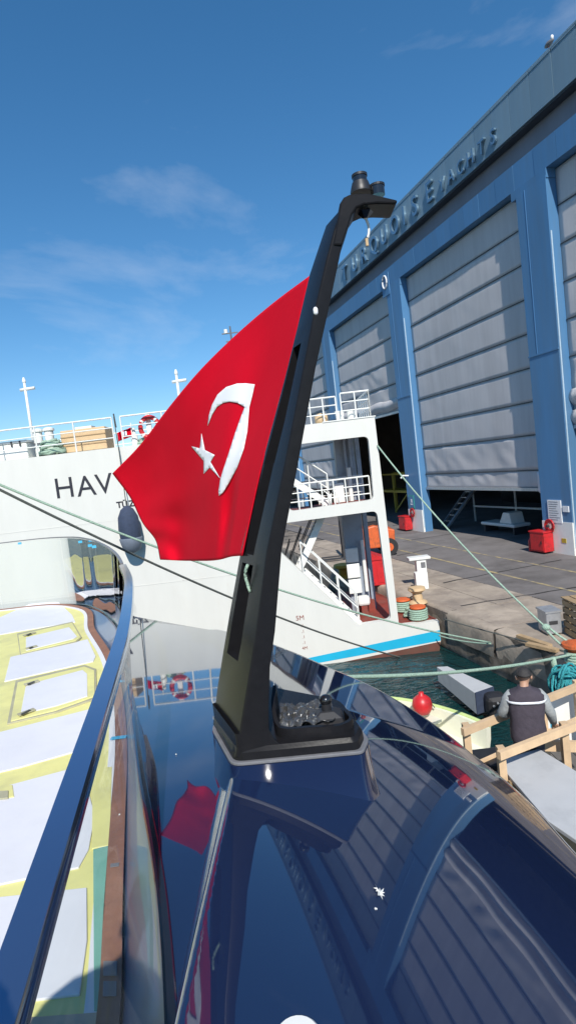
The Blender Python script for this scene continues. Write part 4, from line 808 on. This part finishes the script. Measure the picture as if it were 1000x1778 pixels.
h = poly(C6([(90, 940), (490, 848), (556, 872), (560, 1042), (330, 1122), (40, 1190)]), z2, .014, 'hatch', TAPEG, deck)
poly(C6([(102, 950), (488, 858), (545, 880), (548, 1030), (325, 1110), (62, 1174)]), z3, .008, 'hatch_border', TAPE, h); poly(C6([(150, 965), (478, 878), (504, 900), (506, 1030), (320, 1088), (118, 1135)]), z3 + .004, .008, 'hatch_cover', COVER, h)
for a, c in [((140, 965), (225, 940)), ((105, 1140), (200, 1105)), ((135, 680), (205, 660)), ((150, 755), (215, 738))]:
    p_, q__ = C6([a, c]); hh = MB().beam(onz(*p_, z3 + .012), onz(*q__, z3 + .012), .05, .008).build('hinge_tape', TAPEG, h); MB().beam(onz(p_[0] + 6, p_[1] - 1, z3 + .02), onz(q__[0] - 8, q__[1] + 2, z3 + .02), .018, .008).build('hinge', DARKST, hh)
poly(C6([(-400, 1340), (545, 1098), (545, 1210), (505, 1330), (120, 1440), (-400, 1560)]), z1, .01, 'cover_panel', COVER, deck)
poly(C7([(-400, 300), (350, 100), (400, 60), (470, 330), (440, 500), (390, 590), (-400, 760)]), z1, .01, 'cover_panel', COVER, deck)
poly(C7([(-700, 900), (-30, 740), (430, 690), (432, 950), (395, 1220), (60, 1262), (-700, 1380)]), z1, .01, 'cover_panel', COVER, deck)
poly(C7([(-300, 210), (62, 180), (70, 240), (-300, 290)]), z2, .01, 'hatch_border', TAPE, deck); poly(C7([(-200, 222), (42, 208), (40, 245), (-200, 265)]), z3, .01, 'hinge_tape', TAPEG, deck)
poly(C7([(460, 100), (556, 90), (545, 480), (455, 498)]), z2, .01, 'tape_strip', TAPE, deck); poly(C7([(462, 500), (537, 482), (505, 1300), (465, 1305)]), z2, .01, 'tape_strip', TAPEB, deck)
poly(C7([(-700, 1395), (500, 1308), (590, 1310), (560, 1700), (-700, 1700)]), z2, .01, 'plywood_edge', mat('plywood', (.5, .38, .28), .7, 0, .15, 3), deck)
for L_ in [[(512, 1055), (582, 1055), (580, 1128), (512, 1128)], [(512, 1155), (580, 1155), (578, 1230), (510, 1230)]]: poly(C7(L_), DKY + .016, .003, 'grey_tape', GASK, deck)
poly(C7([(548, 572), (592, 566), (590, 584), (546, 590)]), DKY + .016, .003, 'grey_tape', GASK, deck)
# cap rail, gasket, glass
def sweep(P, prof, name, mt, parent, i0, i1, **k):
    rings = []
    for i in range(i0, i1 + 1):
        t_ = P[min(i + 1, len(P) - 1)] - P[max(i - 1, 0)]; t_.normalize(); n_ = Vector((-t_.y, t_.x, 0)).normalized(); rings.append([P[i] + n_ * a + Vector((0, 0, c)) for a, c in prof])
    return MB().loft(rings).build(name, mt, parent, **k)
ie = max(i for i in range(161) if rail[i].y < 4.6)
sweep(rail, [(-.03, -.008), (-.026, 0), (.026, 0), (.03, -.008), (.03, -.026), (-.03, -.026)], 'cap_rail', NAVYCAP, yt, 0, ie, smooth=True, autos=.6)
sweep(rail, [(-.027, -.027), (.012, -.027), (.01, -.052), (-.024, -.052)], 'rail_gasket', BLACKG, yt, 0, ie)
sweep(rail, [(-.012, .002), (.012, .002), (.012, -.012), (-.012, -.012)], 'glass_top_trim', GASK, yt, ie + 1, 160)
sweep(foot, [(-.012, .02), (.012, .02), (.016, -.006), (-.016, -.006)], 'foot_gasket', BLACKG, yt, 0, NS - 1)
def near(P, p): return min(range(len(P)), key=lambda i: (P[i].xy - p.xy).length)
cuts = [0, ie, ie + 14, near(rail, Vector((-3.26, 8.25, 0))), 150, 160]
for a, c in zip(cuts[:-1], cuts[1:]):
    rows = [];
    for i in range(a, c + 1):
        best = None
        for a_, c_ in zip(foot[:-1], foot[1:]):
            ab = (c_ - a_).xy; tt = max(0, min(1, (rail[i] - a_).xy.dot(ab) / ab.dot(ab))); p_ = a_.lerp(c_, tt); dd_ = (p_ - rail[i]).xy.length
            if best is None or dd_ < best[0]: best = (dd_, p_)
        f_ = best[1]
        rows.append((rail[i] + Vector((0, 0, -.02)), f_))
    rows = rows[0:1] + rows[1:-1] + [(rows[-1][0].lerp(rows[-2][0], .08), rows[-1][1].lerp(rows[-2][1], .08))]
    n = len(rows); b = MB(); b.add([r_[0].lerp(r_[1], k / 4) for r_ in rows for k in range(5)], [(i * 5 + k, i * 5 + k + 1, (i + 1) * 5 + k + 1, (i + 1) * 5 + k) for i in range(n - 1) for k in range(4)])
    b.build('glass_pane', GLASS if a == 0 else GLASSF, yt, smooth=True)
# strips of blue masking tape
for (x, y, wd) in [(212, 1183, .05), (206, 1281, .05)]:
    p = onz(x, y, DKY + .02); MB().cbox(p, (.1, .035, .004)).build('blue_tape', BTAPE, yt)
for x, y in [(35, 941), (140, 938), (157, 944), (164, 946)]: p = ony(x, y, onz(x, y - 3, RLZ).y - .03); MB().cbox(p + Vector((0, -.02, -.02)), (.05, .008, .03)).build('blue_tape', BTAPE, yt)
# raised pedestal under the mast, flaring into the hull top
A, B, B2, Cb, D_, Lf = [Vector(p) for p in ((-.29, 1.92), (.15, 1.90), (.18, 1.98), (.13, 2.24), (-.22, 2.52), (-.40, 2.23))]
FP = rpoly([A, B, B2, Cb, D_, Lf], [.035, .02, .02, .05, .06, .05], 4); cen = Vector((-.1, 2.15))
rings = []
for k in range(13):
    t_ = k / 12; g = .012 + .03 * t_ ** 2; z = 4.99 - .24 * t_; ring_ = []
    for p in FP:
        d = (Vector(p) - cen); ring_.append(Vector((p[0] + d.x / d.length * g * (1.0 if d.y > -.1 else 1.15), p[1] + d.y / d.length * g, z)))
    rings.append(ring_)
MB().loft(rings).build('mast_pedestal', NAVY, yt, smooth=True, autos=1.0)
MB().loft([[Vector((p[0] + (p[0] - cen.x) * .035, p[1] + (p[1] - cen.y) * .035, z)) for p in FP] for z in (4.991, 5.003)]).build('pedestal_gasket', GASK, yt, bevel=.003)
# droppings and the round white fitting
VV = [j / 45 for j in range(46)]; HP = [hullpt(i, v) for i in range(60, 290) for v in VV]
def hullz(x, y):
    return min(HP, key=lambda p: (p.x - x) ** 2 + (p.y - y) ** 2).z
random.seed(21)
def blob(c, r, n, name):
    pts = []
    for i in range(n): a = 2 * math.pi * i / n; rr = r * (random.uniform(.35, .6) if i % 2 else random.uniform(.7, 1.25)); pts.append(Vector((c.x + rr * math.cos(a), c.y + 1.5 * rr * math.sin(a), 0)))
    b = MB(); zz = [hullz(p.x, p.y) + .004 for p in pts]; cz = hullz(c.x, c.y) + .007
    b.add([Vector((p.x, p.y, z_)) for p, z_ in zip(pts, zz)] + [Vector((c.x, c.y, cz))], [(i, (i + 1) % n, n) for i in range(n)]); b.build(name, BIRD, yt)
def hullhit(px, py):
    z = 4.75
    for _ in range(8): p = onz(px, py, z); z = .5 * z + .5 * hullz(p.x, p.y)
    return onz(px, py, z)
blob(hullhit(660, 1555), .016, 18, 'bird_dropping')
for px, py in [(652, 1582), (306, 1312), (208, 1417)]:
    blob(hullhit(px, py), .004, 9, 'bird_dropping')
c = hullhit(516, 1806); MB().lathe(Vector((c.x, c.y, c.z - .012)), [(.042, 0), (.042, .014), (.038, .018), (.01, .019)], 24).build('round_fitting', PAINTW, yt, smooth=True, autos=.7)

# ------------------------------------------------------------------ mast on the pedestal
ms = thing('stern_light_mast', (-.2, 2.1, 5.0), 'raked black flag mast with two lamps on its hooked top', 'mast')
rowsy = [1316, 1240, 1165, 1100, 961, 800, 640, 545, 450, 400, 362]
def interp(T_, y):
    T_ = sorted(T_); 
    for (y0, x0), (y1, x1) in zip(T_[:-1], T_[1:]):
        if y0 <= y <= y1: return x0 + (x1 - x0) * (y - y0) / (y1 - y0)
    return T_[0][1] if y < T_[0][0] else T_[-1][1]
Apx = [(1316, 409), (1100, 445), (961, 463), (780, 500), (640, 527), (545, 545), (450, 567), (400, 580), (362, 592)]
Bpx = [(1316, 470), (1240, 468), (1165, 470), (1100, 479), (961, 490), (800, 520), (640, 549), (545, 570), (450, 590), (400, 600), (362, 607)]
Lpx = [(1316, 360), (1262, 369), (1200, 376), (1100, 392), (961, 416), (800, 455), (640, 498), (545, 521), (482, 535), (450, 546), (400, 562), (362, 578)]
def secpt(y, n=4):
    f = (1316 - y) / (1316 - 362); ya = 1.925 + .02 * f; yl = 2.22 - .15 * f; a = ony(interp(Apx, y), y, ya); z = a.z
    def atz(px, Y):                                  # point at this height on depth Y, at the outline measured near this row
        lo = ony(px, y, Y); return Vector((lo.x, Y, z))
    yb = y + (Vector((0, 0, 0)).x)
    bq = atz(interp(Bpx, y), ya + .005); ly_ = y
    for _ in range(6):
        lq = ony(interp(Lpx, ly_), ly_, yl); ly_ += (lq.z - z) * 1000 / yl
    lq.z = z; cq = lq + (bq - a) * .8 + Vector((0, .03, 0)); return a, bq, cq, lq
def ringof(y):
    a, bq, cq, lq = secpt(y); z = a.z; P = rpoly([a.xy, bq.xy, cq.xy, lq.xy], [.007, .006, .012, .008], 4); return [Vector((p[0], p[1], z)) for p in P]
post = MB().loft([ringof(y) for y in rowsy]).build('post', MASTM, ms, smooth=True, autos=.5)
def cutter(y0, y1, f0, f1, dep):
    v = []
    for y in (y0, y1):
        a, bq, cq, lq = secpt(y); inn = (bq - a).normalized() * .9 + Vector((0, .25, 0)); inn.normalize()
        for f in (f0, f1): p = a.lerp(lq, f); v += [p - inn * .05, p + inn * dep]
    # order: y0(f0 out,f0 in,f1 out,f1 in), y1(...)
    b = MB(); b.add(v, [(0, 1, 3, 2), (4, 6, 7, 5), (0, 2, 6, 4), (1, 5, 7, 3), (0, 4, 5, 1), (2, 3, 7, 6)]); o = b.build('cutter', RUB); return o
cuts_ = [cutter(970, 800, .45, .86, .045), cutter(801, 585, .43, .88, .04), cutter(1165, 988, .42, .84, .05)]
bpy.context.view_layer.update()
for c in cuts_:
    md = post.modifiers.new('cut', 'BOOLEAN'); md.object = c; md.operation = 'DIFFERENCE'; md.solver = 'EXACT'
dg = bpy.context.evaluated_depsgraph_get(); m2 = bpy.data.meshes.new_from_object(post.evaluated_get(dg)); post.modifiers.clear(); post.data = m2
for c in cuts_: bpy.data.objects.remove(c)
m2.materials.clear(); m2.materials.append(MASTM)
# hooked arm
YA = 1.945
prof = [(578, 425), (584, 390), (590, 352), (597, 341), (607, 336), (640, 334), (691, 346), (688, 353), (655, 352), (632, 354), (619, 360), (611, 372), (605, 392), (594, 425)]
MB().prism([ony(x, y, YA - .004) for x, y in prof], (0, .115, 0)).build('arm', MASTM, ms, bevel=.006)
def atop(px, py, Y): return ony(px, py, Y)
def mastlamp(c, s, name, lab):
    m_ = MB().lathe(c, [(.045 * s, 0), (.045 * s, .006), (.04 * s, .02), (.034 * s, .035)], 20).build(name, BLKP, ms, smooth=True, autos=.6); m_['label'] = lab
    MB().lathe(c + Vector((0, 0, .035 * s)), [(.03 * s, 0), (.03 * s, .03 * s)], 20).build('lens', BLACKG, m_, smooth=True, autos=.6); MB().lathe(c + Vector((0, 0, .066 * s)), [(.033 * s, 0), (.033 * s, .008), (.02 * s, .012)], 20).build('cap', BLKP, m_, smooth=True, autos=.6)
c = atop(627, 335, YA + .07); mastlamp(c, .8, 'mast_lamp', 'taller lamp on the mast arm'); c = atop(656, 339, YA + .06)
m_ = MB().lathe(c, [(.024, 0), (.024, .028)], 18).build('mast_lamp', BLACKG, ms, smooth=True, autos=.6); MB().lathe(c + Vector((0, 0, .028)), [(.026, 0), (.026, .007), (.015, .009)], 18).build('cap', BLKP, m_)
# lamp wiring under the arm
c = atop(632, 352, YA + .06); MB().lathe(c - Vector((0, 0, .05)), [(.008, 0), (.03, .02), (.035, .045)], 6).build('wire_gland', BLACKG, ms); 
pts = [atop(x, y, YA + .06) for x, y in [(632, 366), (635, 378), (640, 392), (640, 405), (637, 420)]]; MB().tube(spl(pts, 14), .0045, 6).build('loose_wire', PAPER, ms, smooth=True); MB().tube([pts[-1] + Vector((0, 0, .012)), pts[-1] - Vector((0, 0, .012))], .0055, 8).build('wire_plug', BEIGE, ms)
# sun glint on the mast corner, added as a white bead, flag lashing
a, bq, cq, lq = secpt(540); MB().lathe(a + Vector((.004, .004, -.012)), [(.004, 0), (.008, .006), (.008, .02), (.004, .026)], 10).build('painted_glint', FLAGW, ms, smooth=True)
a, bq, cq, lq = secpt(1000); MB().tube(spl([a.lerp(lq, .42) + Vector((-.01, -.01, .03)), a.lerp(lq, .5) + Vector((-.015, -.02, .0)), a.lerp(lq, .5) + Vector((-.012, -.02, -.04)), a.lerp(lq, .44) + Vector((-.012, -.012, -.07))], 12), .006, 6).build('halyard', ROPEG, ms, smooth=True)
# foot block, tray and deck lamp
MB().loft([[Vector((cen.x + (p[0] - cen.x) * s_, cen.y + (p[1] - cen.y) * s_, z)) for p in FP] for z, s_ in ((5.004, .985), (5.03, .975), (5.045, .94))]).build('foot_block', MASTM, ms, smooth=True, autos=.4)
wall = [(-.14, 2.2), (-.145, 2.05), (-.13, 1.985), (-.09, 1.958), (-.03, 1.952), (.115, 1.948), (.14, 1.975), (.13, 2.06)]
wl = spl([Vector((x, y, 5.04)) for x, y in wall], 30); wi = inner(wl, .014); hh_ = [.11 - .068 * min(1, i / 9) for i in range(30)]
b = MB(); b.add([p for p in wl] + [p + Vector((0, 0, h_)) for p, h_ in zip(wl, hh_)] + [Vector((p.x, p.y, 5.04)) for p in wi] + [Vector((p.x, p.y, 5.04 + h_)) for p, h_ in zip(wi, hh_)], [(i, i + 1, 31 + i, 30 + i) for i in range(29)] + [(60 + i, 90 + i, 91 + i, 61 + i) for i in range(29)] + [(30 + i, 31 + i, 91 + i, 90 + i) for i in range(29)] + [(0, 30, 90, 60), (29, 89, 119, 59)])
b.build('foot_tray_wall', MASTM, ms, smooth=True, autos=.5)
def film(u, v):
    x = -.12 + .2 * u; y = 1.99 + .19 * v; return Vector((x, y, 5.075 + .022 * noise.noise(Vector((x * 28, y * 28, 1))) + .012 * noise.noise(Vector((x * 70, y * 70, 4)))))
MB().grid(film, 34, 30).build('crumpled_film', FILM, ms, solid=.0015)
c = Vector((.055, 2.05, 5.045)); dl = MB().loft([[c + Vector((sx * .05 * s_ , sy * .04 * s_, z)) for sx, sy in ((-1, -1), (1, -1), (1, 1), (-1, 1))] for z, s_ in ((0, 1.2), (.03, 1.05), (.05, .5))]).build('deck_lamp', BLKP, ms, bevel=.004)
MB().lathe(c + Vector((0, 0, .048)), [(.018, 0), (.018, .03)], 16).build('lamp_neck', BLKP, dl, smooth=True, autos=.6); MB().lathe(c + Vector((0, 0, .078)), [(.022, 0), (.024, .012), (.02, .022), (.008, .028)], 16).build('lamp_dome', BLACKG, dl, smooth=True)
# post flare into foot
MB().loft([[Vector((p.x, p.y, z)) + Vector((g if p.x > -.2 else 0, 0, 0)) for p in ringof(1300)] for z, g in ((5.03, .05), (5.06, .02), (5.1, .004))], False).build('foot_fillet', MASTM, ms, smooth=True)

# ------------------------------------------------------------------ flag
fg = thing('red_flag', (-.55, 2.3, 5.6), 'red flag with white crescent and star flying from the black mast', 'flag')
def pl(P, t):
    L_ = [0]
    for a, c in zip(P[:-1], P[1:]): L_.append(L_[-1] + math.dist(a, c))
    t *= L_[-1]
    for i in range(len(P) - 1):
        if t <= L_[i + 1] + 1e-9: f = (t - L_[i]) / (L_[i + 1] - L_[i]); return (P[i][0] + (P[i + 1][0] - P[i][0]) * f, P[i][1] + (P[i + 1][1] - P[i][1]) * f)
    return P[-1]
def dens(P): return [(p.x, p.y) for p in spl([Vector((x, y, 0)) for x, y in P], 40)]
eT = dens([(538, 478), (480, 521), (400, 590), (345, 645), (290, 711), (240, 776), (195, 822)]); eB = dens([(421, 965), (400, 967), (386, 971), (330, 974), (278, 972)])
eH = dens([(538, 478), (500, 640), (457, 800), (421, 965)]); eF = dens([(195, 822), (226, 864), (250, 912), (270, 938), (278, 972)])
def coons(u, v):
    t_, b_, h_, f_ = pl(eT, u), pl(eB, u), pl(eH, v), pl(eF, v); c00, c10, c01, c11 = eT[0], eT[-1], eB[0], eB[-1]
    return tuple((1 - v) * t_[k] + v * b_[k] + (1 - u) * h_[k] + u * f_[k] - ((1 - u) * (1 - v) * c00[k] + u * (1 - v) * c10[k] + (1 - u) * v * c01[k] + u * v * c11[k]) for k in (0, 1))
def sm(x): x = max(0, min(1, x)); return x * x * (3 - 2 * x)
def fdep(u, v):
    d = 2.16 - .05 * v + 1.9 * u
    d += .10 * math.sin(7.2 * u + 2.6 * v + .6) * sm(u * 3) + .06 * math.sin(15 * u - 5 * v + 1.5) * sm(u * 2.5) * (.4 + .6 * v)
    d += .14 * (sm((u - .17) / .06) - sm((u - .23) / .12)) * sm((v - .55) / .3)               # hanging fold by the hoist
    d += .03 * math.sin(26 * (u * .55 + v * .9)) * sm((u - .45) * 3) * sm((v - .35) * 2) * .5
    d += .012 * noise.noise(Vector((u * 6, v * 5, 2))) * sm(u * 4)
    return d
def fpt(u, v, o=0): x, y = coons(u, v); return ony(x, y, fdep(u, v) - o)
MB().grid(lambda u, v: fpt(u, v), 90, 70).build('cloth', FLAGR, fg, smooth=True, solid=.0012)
def inv(x, y):
    u, v = .5, .5
    for _ in range(14):
        p = coons(u, v); e = 1e-3; pu, pv = coons(min(u + e, 1), v), coons(u, min(v + e, 1)); a, b_, c, d = (pu[0] - p[0]) / e, (pv[0] - p[0]) / e, (pu[1] - p[1]) / e, (pv[1] - p[1]) / e
        det = a * d - b_ * c
        if abs(det) < 1e-6: break
        rx, ry = x - p[0], y - p[1]; u += (d * rx - b_ * ry) / det * .9; v += (a * ry - c * rx) / det * .9; u = min(max(u, 0), .999); v = min(max(v, 0), .999)
    return u, v
def emblem(P, name):
    P = [(180 + x / 2.632, 460 + y / 2.632) for x, y in P]; pts = []
    for i in range(len(P)):
        a, c = P[i], P[(i + 1) % len(P)]; n = max(1, int(math.dist(a, c) / 4)); pts += [Vector((a[0] + (c[0] - a[0]) * k / n, a[1] + (c[1] - a[1]) * k / n)) for k in range(n)]
    nb_ = len(pts); ed = [(i, (i + 1) % nb_) for i in range(nb_)]
    xs = [p.x for p in pts]; ys = [p.y for p in pts]
    def ins(x, y):
        r = False
        for i in range(nb_):
            p, q_ = pts[i - 1], pts[i]
            if (p.y > y) != (q_.y > y) and x < (q_.x - p.x) * (y - p.y) / (q_.y - p.y) + p.x: r = not r
        return r
    ip = [Vector((x, y)) for x in range(int(min(xs)), int(max(xs)) + 1, 5) for y in range(int(min(ys)), int(max(ys)) + 1, 5) if ins(x, y)]
    V, E_, F_, *_ = delaunay_2d_cdt(pts + ip, ed, [], 1, 1e-4)
    F_ = [f for f in F_ if ins(*(sum((V[i] for i in f), Vector((0, 0))) / len(f)))]
    b = MB(); b.add([fpt(*inv(p.x, p.y), .012) for p in V], [tuple(f) for f in F_]); b.build(name, FLAGW, fg, smooth=True, solid=.001)
cres = [(475, 735), (480, 690), (495, 640), (520, 592), (560, 557), (610, 541), (650, 540), (690, 545), (678, 600), (665, 650), (656, 760), (640, 840), (610, 925), (570, 1000), (545, 1040), (527, 1055), (525, 1035), (532, 985), (545, 940), (575, 850), (600, 770), (625, 700), (645, 648), (612, 630), (575, 624), (545, 630), (518, 648), (496, 682), (483, 715)]
emblem(cres, 'crescent'); emblem([(400, 828), (440, 838), (447, 770), (462, 845), (507, 868), (488, 900), (532, 975), (485, 925), (457, 955), (457, 895)], 'star')

# ------------------------------------------------------------------ photographer leaning on the rail (throws the shadow on the deck and the dark reflection)
person('person', (-.62, .1, DKY + .012), rad(-6), 1.78, {'neck': (.0, .03, 1.56), 'head': (.02, .07, 1.65), 'elbowL': (-.26, .1, 1.16), 'wristL': (-.02, .26, 1.2), 'elbowR': (.34, -.1, 1.26), 'wristR': (.44, -.2, 1.48)},
       'person in dark clothes whose shadow falls on the taped deck', TROU, TROU, TROU)
# far mast beyond the ship
p = ony(399, 566, 44); am = thing('far_antenna_mast', (p.x, 44, QZ), 'grey antenna mast far behind, just above the flag', 'mast')
MB().tube([(p.x, 44, QZ), (p.x, 44, p.z)], [.25, .06], 8).build('pole', GASK, am)
for z, wd in [(.5, 1.1), (1.1, .7), (1.6, 1.0)]: MB().beam((p.x - wd * .6, 44, p.z - z), (p.x + wd * .5, 44, p.z - z), .08, .08).build('crossarm', GASK, am)
for dx, z in [(-.35, .3), (.3, .9)]: MB().lathe((p.x + dx, 44, p.z - z - .2), [(.14, 0), (.14, .3)], 10).build('radar', PAINTW, am)
